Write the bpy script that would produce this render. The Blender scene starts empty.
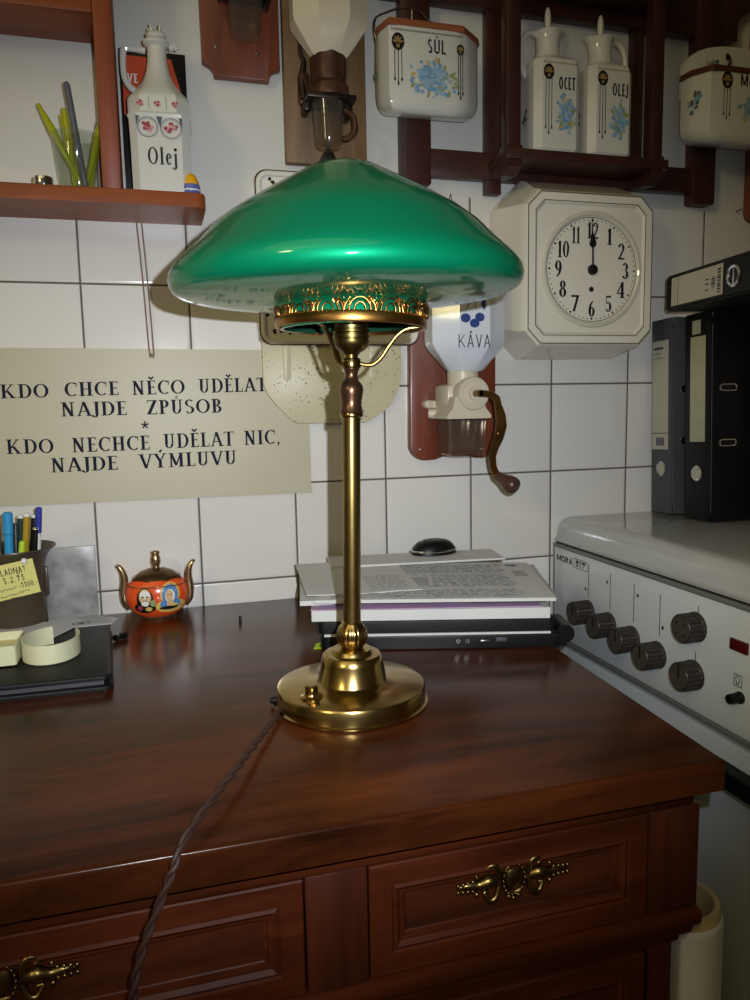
import bpy, bmesh, math, random
from mathutils import Vector, Matrix
PI = math.pi
random.seed(7)
S = bpy.context.scene
COL = S.collection

# ------------------------------------------------------------------ camera
YAW, PIT, ROL, FPX = 0.276442753, -0.122839475, -0.0193586866, 759.9988
CAM = Vector((0.0943740434, -1.18607970, 1.05820791))
fw = Vector((math.sin(YAW)*math.cos(PIT), math.cos(YAW)*math.cos(PIT), math.sin(PIT)))
rt = fw.cross(Vector((0, 0, 1))).normalized()
up = rt.cross(fw)
rt2 = rt*math.cos(ROL) + up*math.sin(ROL)
up2 = -rt*math.sin(ROL) + up*math.cos(ROL)
cam = bpy.data.cameras.new('camera')
cam_o = bpy.data.objects.new('camera', cam)
COL.objects.link(cam_o)
cam.sensor_fit = 'AUTO'
cam.sensor_width = 36.0
cam.lens = 36.0*FPX/1000.0
cam.clip_start = 0.01
cam_o.matrix_world = Matrix(((rt2.x, up2.x, -fw.x, CAM.x), (rt2.y, up2.y, -fw.y, CAM.y),
                             (rt2.z, up2.z, -fw.z, CAM.z), (0, 0, 0, 1)))
S.camera = cam_o

# ------------------------------------------------------------------ world, lights, exposure
w = bpy.data.worlds.new('world')
S.world = w
w.use_nodes = True
w.node_tree.nodes['Background'].inputs[0].default_value = (0.75, 0.85, 1.0, 1)
w.node_tree.nodes['Background'].inputs[1].default_value = 0.03

# the flash beside the lens of the camera that took the photograph
fl = bpy.data.lights.new('camera_flash', 'SPOT')
fl.energy = 34.0
fl.color = (0.89, 0.935, 1.0)
fl.shadow_soft_size = 0.004
fl.spot_size = math.radians(86)
fl.spot_blend = 1.0
fl_o = bpy.data.objects.new('camera_flash', fl)
COL.objects.link(fl_o)
fl_m = cam_o.matrix_world.copy()
fl_m.translation = CAM + rt2*0.040 + up2*0.036 + fw*0.01
fl_o.matrix_world = fl_m @ Matrix.Rotation(math.radians(9), 4, 'Y')

# the room lamp above and to the left of the photographer
rl = bpy.data.lights.new('room_lamp', 'POINT')
rl.energy = 34.0
rl.color = (1.0, 0.86, 0.48)
rl.shadow_soft_size = 0.20
rl_o = bpy.data.objects.new('room_lamp', rl)
COL.objects.link(rl_o)
rl_o.location = (-1.76, -2.20, 1.93)

# added unseen fill below the ceiling: soft yellowish ambient light for the room
al = bpy.data.lights.new('ambient_fill', 'AREA')
al.shape = 'DISK'
al.size = 2.2
al.energy = 6.5
al.color = (1.0, 0.84, 0.42)
al_o = bpy.data.objects.new('ambient_fill', al)
COL.objects.link(al_o)
al_o.location = (-0.6, -1.9, 2.5)

S.view_settings.view_transform = 'Standard'
S.view_settings.look = 'None'
S.view_settings.gamma = 1.0
S.view_settings.use_curve_mapping = False
S.view_settings.exposure = 0.0

# ------------------------------------------------------------------ materials
def lin(c):
    out = []
    for v in c:
        v /= 255.0
        out.append(v/12.92 if v <= 0.04045 else ((v+0.055)/1.055)**2.4)
    return (out[0], out[1], out[2], 1.0)

def mat(name, c, rough=0.5, metal=0.0, coat=0.0, trans=0.0, ior=1.45, noise=0.0, nscale=20.0, bump=0.0, bscale=60.0, c2=None, emit=None, spec=0.5):
    m = bpy.data.materials.new(name)
    m.use_nodes = True
    nt = m.node_tree
    b = nt.nodes['Principled BSDF']
    b.inputs['Base Color'].default_value = lin(c)
    b.inputs['Roughness'].default_value = rough
    b.inputs['Metallic'].default_value = metal
    b.inputs['Coat Weight'].default_value = coat
    b.inputs['Coat Roughness'].default_value = 0.06
    b.inputs['Transmission Weight'].default_value = trans
    b.inputs['IOR'].default_value = ior
    b.inputs['Specular IOR Level'].default_value = spec
    tc = nt.nodes.new('ShaderNodeTexCoord')
    if noise > 0 or c2:
        n = nt.nodes.new('ShaderNodeTexNoise')
        n.inputs['Scale'].default_value = nscale
        n.inputs['Detail'].default_value = 5
        nt.links.new(tc.outputs['Object'], n.inputs['Vector'])
        r = nt.nodes.new('ShaderNodeValToRGB')
        a = lin(c)
        if c2:
            bb = lin(c2)
        else:
            bb = tuple(max(0, x*(1-noise)) for x in a[:3])+(1,)
        r.color_ramp.elements[0].position = 0.32
        r.color_ramp.elements[1].position = 0.68
        r.color_ramp.elements[0].color = a
        r.color_ramp.elements[1].color = bb
        nt.links.new(n.outputs['Fac'], r.inputs['Fac'])
        nt.links.new(r.outputs['Color'], b.inputs['Base Color'])
    if bump > 0:
        n2 = nt.nodes.new('ShaderNodeTexNoise')
        n2.inputs['Scale'].default_value = bscale
        n2.inputs['Detail'].default_value = 3
        nt.links.new(tc.outputs['Object'], n2.inputs['Vector'])
        bp = nt.nodes.new('ShaderNodeBump')
        bp.inputs['Strength'].default_value = bump
        bp.inputs['Distance'].default_value = 0.002
        nt.links.new(n2.outputs['Fac'], bp.inputs['Height'])
        nt.links.new(bp.outputs['Normal'], b.inputs['Normal'])
    return m

def wood(name, ca, cb, axis='X', scale=9.0, rough=0.35, coat=0.0, stretch=9.0, bump=0.05, dark=None):
    m = bpy.data.materials.new(name)
    m.use_nodes = True
    nt = m.node_tree
    b = nt.nodes['Principled BSDF']
    b.inputs['Roughness'].default_value = rough
    b.inputs['Coat Weight'].default_value = coat
    b.inputs['Coat Roughness'].default_value = 0.12
    tc = nt.nodes.new('ShaderNodeTexCoord')
    mp = nt.nodes.new('ShaderNodeMapping')
    sc = [stretch, stretch, stretch]
    sc['XYZ'.index(axis)] = 1.0
    mp.inputs['Scale'].default_value = sc
    nt.links.new(tc.outputs['Object'], mp.inputs['Vector'])
    n = nt.nodes.new('ShaderNodeTexNoise')
    n.inputs['Scale'].default_value = scale
    n.inputs['Detail'].default_value = 7
    n.inputs['Roughness'].default_value = 0.65
    n.inputs['Distortion'].default_value = 0.6
    nt.links.new(mp.outputs['Vector'], n.inputs['Vector'])
    r = nt.nodes.new('ShaderNodeValToRGB')
    r.color_ramp.elements[0].position = 0.30
    r.color_ramp.elements[1].position = 0.70
    r.color_ramp.elements[0].color = lin(ca)
    r.color_ramp.elements[1].color = lin(cb)
    nt.links.new(n.outputs['Fac'], r.inputs['Fac'])
    nt.links.new(r.outputs['Color'], b.inputs['Base Color'])
    bp = nt.nodes.new('ShaderNodeBump')
    bp.inputs['Strength'].default_value = bump
    bp.inputs['Distance'].default_value = 0.001
    nt.links.new(n.outputs['Fac'], bp.inputs['Height'])
    nt.links.new(bp.outputs['Normal'], b.inputs['Normal'])
    return m

def speckled(name, c, spot, scale, thr, rough=0.4):
    m = mat(name, c, rough)
    nt = m.node_tree
    b = nt.nodes['Principled BSDF']
    tc = nt.nodes.new('ShaderNodeTexCoord')
    v = nt.nodes.new('ShaderNodeTexNoise')
    v.inputs['Scale'].default_value = scale
    v.inputs['Detail'].default_value = 2.0
    nt.links.new(tc.outputs['Object'], v.inputs['Vector'])
    v2 = nt.nodes.new('ShaderNodeTexNoise')
    v2.inputs['Scale'].default_value = scale*0.12
    nt.links.new(tc.outputs['Object'], v2.inputs['Vector'])
    ad = nt.nodes.new('ShaderNodeMath')
    ad.operation = 'MULTIPLY_ADD'
    ad.inputs[1].default_value = 0.35
    nt.links.new(v2.outputs['Fac'], ad.inputs[0])
    nt.links.new(v.outputs['Fac'], ad.inputs[2])
    r = nt.nodes.new('ShaderNodeValToRGB')
    r.color_ramp.elements[0].position = thr
    r.color_ramp.elements[1].position = thr+0.035
    r.color_ramp.elements[0].color = lin(c)
    r.color_ramp.elements[1].color = lin(spot)
    nt.links.new(ad.outputs[0], r.inputs['Fac'])
    nt.links.new(r.outputs['Color'], b.inputs['Base Color'])
    return m

def tile_material():
    m = bpy.data.materials.new('white_glazed_tiles')
    m.use_nodes = True
    nt = m.node_tree
    b = nt.nodes['Principled BSDF']
    L = nt.links.new
    tc = nt.nodes.new('ShaderNodeTexCoord')
    sp = nt.nodes.new('ShaderNodeSeparateXYZ')
    L(tc.outputs['Object'], sp.inputs[0])
    def math_(op, a, v1=None, bb=None):
        n = nt.nodes.new('ShaderNodeMath')
        n.operation = op
        L(a, n.inputs[0])
        if bb is not None:
            L(bb, n.inputs[1])
        elif v1 is not None:
            n.inputs[1].default_value = v1
        return n.outputs[0]
    gx = math_('DIVIDE', sp.outputs['X'], 0.15)
    gz = math_('DIVIDE', math_('SUBTRACT', sp.outputs['Z'], 1.39), 0.15)
    dx = math_('PINGPONG', gx, 0.5)
    dz = math_('PINGPONG', math_('MINIMUM', gz, -0.3), 0.5)
    d = math_('MINIMUM', dx, bb=dz)
    mr = nt.nodes.new('ShaderNodeMapRange')
    mr.interpolation_type = 'SMOOTHSTEP'
    mr.inputs['From Min'].default_value = 0.006
    mr.inputs['From Max'].default_value = 0.0145
    L(d, mr.inputs['Value'])
    # a slightly different white for each tile
    cx = math_('FLOOR', gx)
    cz = math_('FLOOR', gz)
    cb = nt.nodes.new('ShaderNodeCombineXYZ')
    L(cx, cb.inputs[0]); L(cz, cb.inputs[1])
    wn = nt.nodes.new('ShaderNodeTexWhiteNoise')
    L(cb.outputs[0], wn.inputs['Vector'])
    rr = nt.nodes.new('ShaderNodeValToRGB')
    rr.color_ramp.elements[0].color = lin((216, 213, 207))
    rr.color_ramp.elements[1].color = lin((226, 224, 219))
    L(wn.outputs['Value'], rr.inputs['Fac'])
    mx = nt.nodes.new('ShaderNodeMix')
    mx.data_type = 'RGBA'
    L(mr.outputs[0], mx.inputs['Factor'])
    mx.inputs[6].default_value = lin((96, 90, 84))
    L(rr.outputs['Color'], mx.inputs[7])
    L(mx.outputs[2], b.inputs['Base Color'])
    ro = nt.nodes.new('ShaderNodeMapRange')
    ro.inputs['To Min'].default_value = 0.8
    ro.inputs['To Max'].default_value = 0.16
    L(mr.outputs[0], ro.inputs['Value'])
    L(ro.outputs[0], b.inputs['Roughness'])
    mr2 = nt.nodes.new('ShaderNodeMapRange')
    mr2.interpolation_type = 'SMOOTHSTEP'
    mr2.inputs['From Min'].default_value = 0.0
    mr2.inputs['From Max'].default_value = 0.035
    L(d, mr2.inputs['Value'])
    no = nt.nodes.new('ShaderNodeTexNoise')
    no.inputs['Scale'].default_value = 14
    L(tc.outputs['Object'], no.inputs['Vector'])
    hh = nt.nodes.new('ShaderNodeMath')
    hh.operation = 'MULTIPLY_ADD'
    hh.inputs[1].default_value = 0.25
    L(no.outputs['Fac'], hh.inputs[0]); L(mr2.outputs[0], hh.inputs[2])
    bp = nt.nodes.new('ShaderNodeBump')
    bp.inputs['Strength'].default_value = 0.5
    bp.inputs['Distance'].default_value = 0.0015
    L(hh.outputs[0], bp.inputs['Height'])
    L(bp.outputs['Normal'], b.inputs['Normal'])
    return m

def thin_glass(name, tint, milk=0.0):
    m = bpy.data.materials.new(name)
    m.use_nodes = True
    nt = m.node_tree
    nt.nodes.remove(nt.nodes['Principled BSDF'])
    out = nt.nodes['Material Output']
    tr = nt.nodes.new('ShaderNodeBsdfTransparent')
    tr.inputs[0].default_value = lin(tint)
    gl = nt.nodes.new('ShaderNodeBsdfGlossy')
    gl.inputs['Roughness'].default_value = 0.05
    df = nt.nodes.new('ShaderNodeBsdfDiffuse')
    df.inputs[0].default_value = lin((200, 196, 186))
    lw = nt.nodes.new('ShaderNodeLayerWeight')
    lw.inputs['Blend'].default_value = 0.5
    pw = nt.nodes.new('ShaderNodeMath')
    pw.operation = 'POWER'
    pw.inputs[1].default_value = 4.0
    nt.links.new(lw.outputs['Facing'], pw.inputs[0])
    fr = nt.nodes.new('ShaderNodeMath')
    fr.operation = 'MULTIPLY_ADD'
    fr.inputs[1].default_value = 0.55
    fr.inputs[2].default_value = 0.04
    nt.links.new(pw.outputs[0], fr.inputs[0])
    m1 = nt.nodes.new('ShaderNodeMixShader')
    m1.inputs[0].default_value = milk
    nt.links.new(tr.outputs[0], m1.inputs[1])
    nt.links.new(df.outputs[0], m1.inputs[2])
    m2 = nt.nodes.new('ShaderNodeMixShader')
    nt.links.new(fr.outputs[0], m2.inputs[0])
    nt.links.new(m1.outputs[0], m2.inputs[1])
    nt.links.new(gl.outputs[0], m2.inputs[2])
    nt.links.new(m2.outputs[0], out.inputs['Surface'])
    return m

M = {}
M['tiles'] = tile_material()
M['paint'] = mat('pale_wall_paint', (209, 209, 204), 0.7, noise=0.06, nscale=3, bump=0.15, bscale=40)
M['floor'] = mat('brown_floor_boards', (88, 66, 48), 0.5, noise=0.3, nscale=6)
M['ceil'] = mat('ceiling_paint', (205, 202, 195), 0.8)
M['roomwall'] = mat('room_wall_paint', (120, 112, 100), 0.8, noise=0.3, nscale=1.2)
M['dtop'] = wood('polished_mahogany_top', (28, 11, 5), (86, 42, 17), 'X', 3.2, 0.22, 0.0, 6, 0.03)
M['dtop'].node_tree.nodes['Principled BSDF'].inputs['Specular IOR Level'].default_value = 0.22
M['dfront'] = wood('mahogany_front', (50, 20, 9), (84, 38, 17), 'X', 5, 0.46, 0.0, 9)
M['dfront'].node_tree.nodes['Principled BSDF'].inputs['Specular IOR Level'].default_value = 0.12
M['dpost'] = wood('mahogany_posts', (50, 20, 11), (76, 34, 17), 'Z', 5, 0.38, 0.1, 9)
M['dpanel'] = wood('mahogany_panels', (44, 17, 9), (80, 36, 16), 'X', 4, 0.4, 0.05, 8)
M['shelf'] = wood('orange_pine', (118, 56, 22), (152, 78, 32), 'X', 5, 0.5, 0.0, 10)
M['shelfz'] = wood('orange_pine_upright', (114, 50, 21), (144, 66, 28), 'Z', 5, 0.5, 0.0, 10)
M['rack'] = wood('dark_rack_wood', (46, 24, 20), (72, 38, 31), 'Z', 6, 0.4, 0.1, 9)
M['rackx'] = wood('dark_rack_rail', (46, 24, 20), (72, 38, 31), 'X', 6, 0.4, 0.1, 9)
M['plaque'] = wood('red_brown_plaque', (92, 42, 25), (124, 62, 38), 'Z', 5, 0.38, 0.1, 8)
M['oldboard'] = wood('old_brown_board', (92, 70, 44), (136, 106, 70), 'Z', 6, 0.55, 0.0, 7)
M['cutboard'] = wood('hanging_board', (104, 58, 34), (130, 76, 44), 'Z', 6, 0.5, 0.0, 8)
M['lid'] = wood('brown_box_lid', (134, 74, 46), (160, 96, 62), 'X', 7, 0.45, 0.0, 8)
M['darklid'] = wood('dark_box_lid', (70, 36, 26), (92, 50, 36), 'X', 7, 0.4, 0.0, 8)
M['brass'] = mat('aged_brass', (190, 164, 106), 0.2, 1.0, c2=(164, 136, 80), nscale=24)
M['brass_pole'] = mat('dull_brass', (172, 148, 92), 0.3, 1.0, c2=(146, 122, 70), nscale=30)
M['gilt'] = mat('gilt_gallery', (196, 142, 74), 0.32, 1.0, noise=0.35, nscale=60)
M['bronze'] = mat('brown_bronze', (104, 74, 56), 0.3, 0.85)
M['oldbrass'] = mat('dark_brass_mount', (140, 118, 70), 0.35, 1.0, noise=0.4, nscale=90)
M['socket'] = mat('socket_brass', (128, 110, 64), 0.34, 1.0, noise=0.2, nscale=50)
M['green'] = mat('green_cased_glass', (2, 128, 88), 0.5, metal=0.45, coat=0.8, spec=0.06)
M['green'].node_tree.nodes['Principled BSDF'].inputs['Coat Roughness'].default_value = 0.08
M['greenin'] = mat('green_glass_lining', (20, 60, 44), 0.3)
M['china'] = mat('white_china', (208, 208, 200), 0.14, coat=0.3)
M['china_blue'] = mat('bluish_china', (214, 220, 228), 0.14, coat=0.3)
M['china_warm'] = mat('cream_china', (214, 206, 184), 0.2, coat=0.2)
M['enamel'] = speckled('white_enamel', (222, 220, 208), (60, 54, 44), 55, 0.93, 0.22)
M['cream_plate'] = speckled('stained_cream_enamel', (198, 192, 160), (110, 100, 64), 300, 0.84, 0.4)
M['cream'] = mat('cream_iron', (206, 196, 172), 0.35)
M['sign'] = mat('cream_board', (188, 181, 154), 0.42, noise=0.06, nscale=5)
M['ink'] = mat('blue_black_print', (22, 22, 44), 0.65, spec=0.2)
M['black'] = mat('black_print', (20, 20, 22), 0.45)
M['blackplastic'] = mat('black_plastic', (13, 13, 14), 0.4, spec=0.35)
M['blackmatte'] = mat('black_cover', (17, 16, 17), 0.5, bump=0.2, bscale=300, spec=0.3)
M['greycover'] = mat('dark_grey_cover', (72, 73, 78), 0.45, bump=0.15, bscale=300)
M['label'] = mat('binder_label', (186, 182, 164), 0.6)
M['labelold'] = mat('crumpled_label', (182, 180, 146), 0.35, noise=0.12, nscale=60, bump=0.7, bscale=70)
M['chrome'] = mat('chrome', (215, 215, 218), 0.14, 1.0)
M['steel'] = mat('steel_wire', (150, 148, 142), 0.3, 1.0)
M['rust'] = mat('rusty_iron', (92, 60, 44), 0.45, 0.5, noise=0.5, nscale=50)
M['darkiron'] = mat('dark_iron', (70, 62, 60), 0.35, 0.8, noise=0.4, nscale=40)
M['crank'] = mat('crank_bronze', (134, 98, 50), 0.32, 0.85, noise=0.5, nscale=45)
M['knobwood'] = mat('brown_turned_knob', (74, 48, 40), 0.3)
M['glass'] = thin_glass('clear_glass', (243, 246, 243), 0.02)
M['smoke'] = thin_glass('clear_pressed_glass', (240, 236, 228), 0.035)
M['limeglass'] = mat('lime_glass', (188, 196, 30), 0.1, trans=0.35, coat=0.4)
M['greypen'] = mat('grey_pen', (92, 96, 108), 0.35)
M['mauve'] = mat('mauve_grey_stick', (134, 120, 118), 0.5)
M['blueflower'] = mat('blue_flower_print', (112, 158, 196), 0.3)
M['paleflower'] = mat('pale_blue_print', (146, 180, 206), 0.3)
M['leaf'] = mat('green_leaf_print', (146, 156, 104), 0.3)
M['amber'] = mat('amber_leaf_print', (198, 172, 110), 0.3)
M['gold'] = mat('gold_print', (214, 178, 120), 0.25, 0.6)
M['rose'] = mat('rose_print', (156, 66, 80), 0.3)
M['palerose'] = mat('pale_rose_print', (206, 150, 156), 0.3)
M['greyprint'] = mat('slate_print', (84, 92, 104), 0.35)
M['navy'] = mat('blue_glaze_spots', (58, 74, 132), 0.25)
M['clock'] = mat('ivory_clock_case', (221, 217, 203), 0.22, coat=0.3)
M['dial'] = mat('ivory_dial', (221, 217, 204), 0.35)
M['silverline'] = mat('silvered_line', (120, 116, 100), 0.35, 0.5)
M['bezel'] = mat('bevelled_glass_bezel', (206, 202, 184), 0.12, 0.0, coat=1.0)
M['orange'] = mat('orange_lustre', (226, 84, 34), 0.2, coat=0.5)
M['goldlustre'] = mat('gold_lustre', (166, 136, 102), 0.2, 0.85)
M['lidlustre'] = mat('dark_gold_lid', (112, 92, 64), 0.2, 0.85)
M['skin'] = mat('portrait_skin', (214, 180, 140), 0.3)
M['robeblue'] = mat('portrait_blue', (86, 136, 190), 0.3)
M['haloyellow'] = mat('portrait_yellow', (216, 184, 96), 0.3)
M['marble'] = mat('grey_marbled', (192, 192, 188), 0.3, c2=(138, 138, 136), nscale=34)
M['paper'] = mat('white_paper', (205, 205, 202), 0.7)
M['paper2'] = mat('cool_paper', (190, 192, 198), 0.65)
M['print'] = mat('grey_text_print', (132, 132, 134), 0.7)
M['print2'] = mat('pale_text_print', (168, 168, 170), 0.7)
M['sleeve'] = mat('plastic_sleeve', (200, 190, 198), 0.15, trans=0.6)
M['pink'] = mat('pink_sheet', (180, 150, 184), 0.6)
M['tape'] = mat('cream_plastic_band', (214, 214, 178), 0.35)
M['tapeold'] = mat('yellowed_band', (206, 196, 140), 0.4)
M['note'] = mat('yellow_note', (214, 210, 128), 0.7)
M['lime'] = mat('lime_tab', (178, 208, 40), 0.5)
M['cup'] = mat('smoky_brown_plastic', (84, 74, 58), 0.3, trans=0.25)
M['cyan'] = mat('cyan_pen', (52, 150, 204), 0.35)
M['dgreen'] = mat('dark_green_pen', (28, 62, 52), 0.35)
M['yellowpen'] = mat('mustard_pen', (172, 140, 36), 0.35)
M['bluecap'] = mat('violet_blue_cap', (52, 60, 156), 0.3)
M['white'] = mat('white_plastic', (228, 228, 222), 0.35)
M['yolk'] = mat('yolk_yellow', (228, 164, 24), 0.3)
M['eggblue'] = mat('periwinkle_blue', (96, 104, 172), 0.25, coat=0.3)
M['bookred'] = mat('red_book_cover', (196, 72, 40), 0.35)
M['bookblack'] = mat('black_book_cover', (24, 22, 24), 0.35)
M['bookpage'] = mat('book_edge', (196, 206, 212), 0.5)
M['stove'] = mat('white_stove_enamel', (218, 224, 226), 0.22, coat=0.3)
M['stovetop'] = mat('stove_lid_enamel', (182, 184, 182), 0.14, coat=0.4)
M['stovegrey'] = mat('grey_stove_trim', (118, 120, 116), 0.35)
M['gap'] = mat('black_gap', (22, 22, 22), 0.6)
M['knob'] = mat('brown_black_knob', (52, 47, 42), 0.42)
M['knobface'] = mat('knob_face', (78, 71, 62), 0.35)
M['redlamp'] = mat('dark_red_lens', (86, 24, 22), 0.2)
M['cord'] = mat('brown_cord', (52, 30, 24), 0.6)
M['string'] = mat('brown_string', (136, 112, 96), 0.8)
M['rollwhite'] = mat('white_roll_film', (196, 198, 202), 0.35)
M['rollcore'] = mat('card_roll_core', (176, 158, 122), 0.7)
M['darkgreen'] = mat('dark_green_tray', (22, 36, 32), 0.4)

# ------------------------------------------------------------------ mesh helpers
def xf(M4, v):
    return M4 @ Vector(v)

class MB:
    """collects shapes into one bmesh; each face takes material slot mi"""
    def __init__(s):
        s.bm = bmesh.new()
    def face(s, vs, mi=0):
        try:
            f = s.bm.faces.new(vs)
            f.material_index = mi
            return f
        except ValueError:
            return None
    def box(s, x0, x1, y0, y1, z0, z1, bv=0.0, seg=2, mi=0, mx=None):
        b = bmesh.new()
        vs = [b.verts.new((x, y, z)) for x in (x0, x1) for y in (y0, y1) for z in (z0, z1)]
        for q in ((0, 1, 3, 2), (4, 6, 7, 5), (0, 4, 5, 1), (2, 3, 7, 6), (0, 2, 6, 4), (1, 5, 7, 3)):
            b.faces.new([vs[i] for i in q])
        if bv > 0:
            bmesh.ops.bevel(b, geom=list(b.edges), offset=bv, segments=seg, profile=0.5, affect='EDGES')
        s.merge(b, mi, mx)
        return s
    def merge(s, b, mi=0, mx=None):
        b.verts.index_update()
        nv = [s.bm.verts.new(mx @ v.co if mx else v.co) for v in b.verts]
        for f in b.faces:
            s.face([nv[v.index] for v in f.verts], mi)
        b.free()
    def lathe(s, prof, c=(0, 0, 0), n=48, mi=0, mx=None, a0=0.0, a1=2*PI, cap=True, fn=None):
        full = abs(a1-a0-2*PI) < 1e-6
        m = n if full else n+1
        rings = []
        for r, z in prof:
            ring = []
            for i in range(m):
                a = a0+(a1-a0)*i/n
                rr = r*fn(a, z) if fn else r
                p = Vector((c[0]+rr*math.cos(a), c[1]+rr*math.sin(a), c[2]+z))
                ring.append(s.bm.verts.new(mx @ p if mx else p))
            rings.append(ring)
        for j in range(len(rings)-1):
            for i in range(m if full else n):
                k = (i+1) % m
                s.face([rings[j][i], rings[j][k], rings[j+1][k], rings[j+1][i]], mi)
        if cap and full:
            s.face(list(reversed(rings[0])), mi)
            s.face(rings[-1], mi)
        return s
    def loft(s, rings, mi=0, cap=True, closed=True):
        R = [[s.bm.verts.new(p) for p in r] for r in rings]
        n = len(R[0])
        for j in range(len(R)-1):
            for i in range(n if closed else n-1):
                k = (i+1) % n
                s.face([R[j][i], R[j][k], R[j+1][k], R[j+1][i]], mi)
        if cap and closed:
            s.face(list(reversed(R[0])), mi)
            s.face(R[-1], mi)
        return s
    def tube(s, pts, r, n=10, mi=0, sub=6, closed=False, flat=1.0):
        P = [Vector(p) for p in pts]
        rad = r if isinstance(r, (list, tuple)) else [r]*len(P)
        Q, RR = [], []
        m = len(P)
        if sub <= 1 or m < 3:
            Q, RR = P, list(rad)
        else:
            rng = m if closed else m-1
            for i in range(rng):
                if closed:
                    p0, p1, p2, p3 = P[(i-1) % m], P[i], P[(i+1) % m], P[(i+2) % m]
                else:
                    p0 = P[i-1] if i > 0 else P[0]*2-P[1]
                    p1, p2 = P[i], P[i+1]
                    p3 = P[i+2] if i+2 < m else P[i+1]*2-P[i]
                for k in range(sub):
                    t = k/sub
                    q = 0.5*((2*p1)+(-p0+p2)*t+(2*p0-5*p1+4*p2-p3)*t*t+(-p0+3*p1-3*p2+p3)*t**3)
                    Q.append(q)
                    RR.append(rad[i]*(1-t)+rad[(i+1) % m]*t)
            if not closed:
                Q.append(P[-1]); RR.append(rad[-1])
        N = len(Q)
        tang = []
        for i in range(N):
            if closed:
                t = Q[(i+1) % N]-Q[(i-1) % N]
            else:
                t = Q[min(i+1, N-1)]-Q[max(i-1, 0)]
            tang.append(t.normalized() if t.length > 1e-9 else Vector((0, 0, 1)))
        ref = Vector((0, 0, 1)) if abs(tang[0].z) < 0.9 else Vector((1, 0, 0))
        nn = (ref-tang[0]*ref.dot(tang[0])).normalized()
        rings = []
        for i in range(N):
            nn = (nn-tang[i]*nn.dot(tang[i]))
            nn = nn.normalized() if nn.length > 1e-6 else tang[i].orthogonal().normalized()
            bb = tang[i].cross(nn)
            rings.append([s.bm.verts.new(Q[i]+(nn*math.cos(2*PI*k/n)*flat+bb*math.sin(2*PI*k/n))*RR[i]) for k in range(n)])
        for j in range(N if closed else N-1):
            a, b2 = rings[j], rings[(j+1) % N]
            for k in range(n):
                l = (k+1) % n
                s.face([a[k], a[l], b2[l], b2[k]], mi)
        if not closed:
            s.face(list(reversed(rings[0])), mi)
            s.face(rings[-1], mi)
        return s
    def prism(s, poly, O, U, V, d, mi=0, bv=0.0, seg=2):
        """polygon in the plane O,U,V pushed along U x V by d"""
        O, U, V = Vector(O), Vector(U), Vector(V)
        N = U.cross(V).normalized()
        b = bmesh.new()
        lo = [b.verts.new(O+U*p[0]+V*p[1]) for p in poly]
        hi = [b.verts.new(O+U*p[0]+V*p[1]+N*d) for p in poly]
        n = len(poly)
        b.faces.new(list(reversed(lo)))
        top = b.faces.new(hi)
        for i in range(n):
            k = (i+1) % n
            b.faces.new([lo[i], lo[k], hi[k], hi[i]])
        bmesh.ops.recalc_face_normals(b, faces=b.faces)
        if bv > 0:
            bmesh.ops.bevel(b, geom=list(top.edges), offset=bv, segments=seg, profile=0.5, affect='EDGES')
        s.merge(b, mi)
        return s
    def ball(s, c, r, mi=0, sz=1.0, n=12):
        b = bmesh.new()
        bmesh.ops.create_uvsphere(b, u_segments=n, v_segments=max(6, n//2+2), radius=r)
        for v in b.verts:
            v.co = Vector((v.co.x, v.co.y, v.co.z*sz))+Vector(c)
        s.merge(b, mi)
        return s
    def ellipsoid(s, c, rx, ry, rz, mi=0, n=14):
        b = bmesh.new()
        bmesh.ops.create_uvsphere(b, u_segments=n, v_segments=max(8, n//2+2), radius=1)
        for v in b.verts:
            v.co = Vector((v.co.x*rx+c[0], v.co.y*ry+c[1], v.co.z*rz+c[2]))
        s.merge(b, mi)
        return s

def obj(name, mb, mats, parent=None, smooth=35, local=False):
    bm = mb.bm if isinstance(mb, MB) else mb
    if smooth is not None and len(bm.faces) > 0:
        bmesh.ops.remove_doubles(bm, verts=bm.verts, dist=1e-6)
    bmesh.ops.recalc_face_normals(bm, faces=bm.faces)
    me = bpy.data.meshes.new(name)
    bm.to_mesh(me)
    bm.free()
    if not isinstance(mats, (list, tuple)):
        mats = [mats]
    for m in mats:
        me.materials.append(M[m] if isinstance(m, str) else m)
    if smooth is not None:
        for p in me.polygons:
            p.use_smooth = True
        me.set_sharp_from_angle(angle=math.radians(smooth))
    o = bpy.data.objects.new(name, me)
    COL.objects.link(o)
    if parent:
        root = parent
        mx = root.matrix_basis.copy()
        while root.parent:
            root = root.parent
            mx = root.matrix_basis @ mx
        o.parent = parent
        if not local:
            me.transform(mx.inverted())
    return o

def flat(name, polys, mats, parent=None, local=False):
    """flat printed polygons: list of (points3d, material index)"""
    b = MB()
    for pts, mi in polys:
        b.face([b.bm.verts.new(p) for p in pts], mi)
    bm = b.bm
    me = bpy.data.meshes.new(name)
    bm.to_mesh(me)
    bm.free()
    if not isinstance(mats, (list, tuple)):
        mats = [mats]
    for m in mats:
        me.materials.append(M[m])
    o = bpy.data.objects.new(name, me)
    COL.objects.link(o)
    if parent:
        root = parent
        mx = root.matrix_basis.copy()
        while root.parent:
            root = root.parent
            mx = root.matrix_basis @ mx
        o.parent = parent
        if not local:
            me.transform(mx.inverted())
    return o

def thing(name, label, cat, loc=(0, 0, 0), rz=0.0, group=None):
    o = bpy.data.objects.new(name, None)
    o.empty_display_size = 0.02
    COL.objects.link(o)
    o.location = loc
    o.rotation_euler = (0, 0, rz)
    o['label'] = label
    o['category'] = cat
    if group:
        o['group'] = group
    return o

def tag(o, label, cat, group=None, kind=None):
    o['label'] = label
    o['category'] = cat
    if group:
        o['group'] = group
    if kind:
        o['kind'] = kind
    return o

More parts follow.
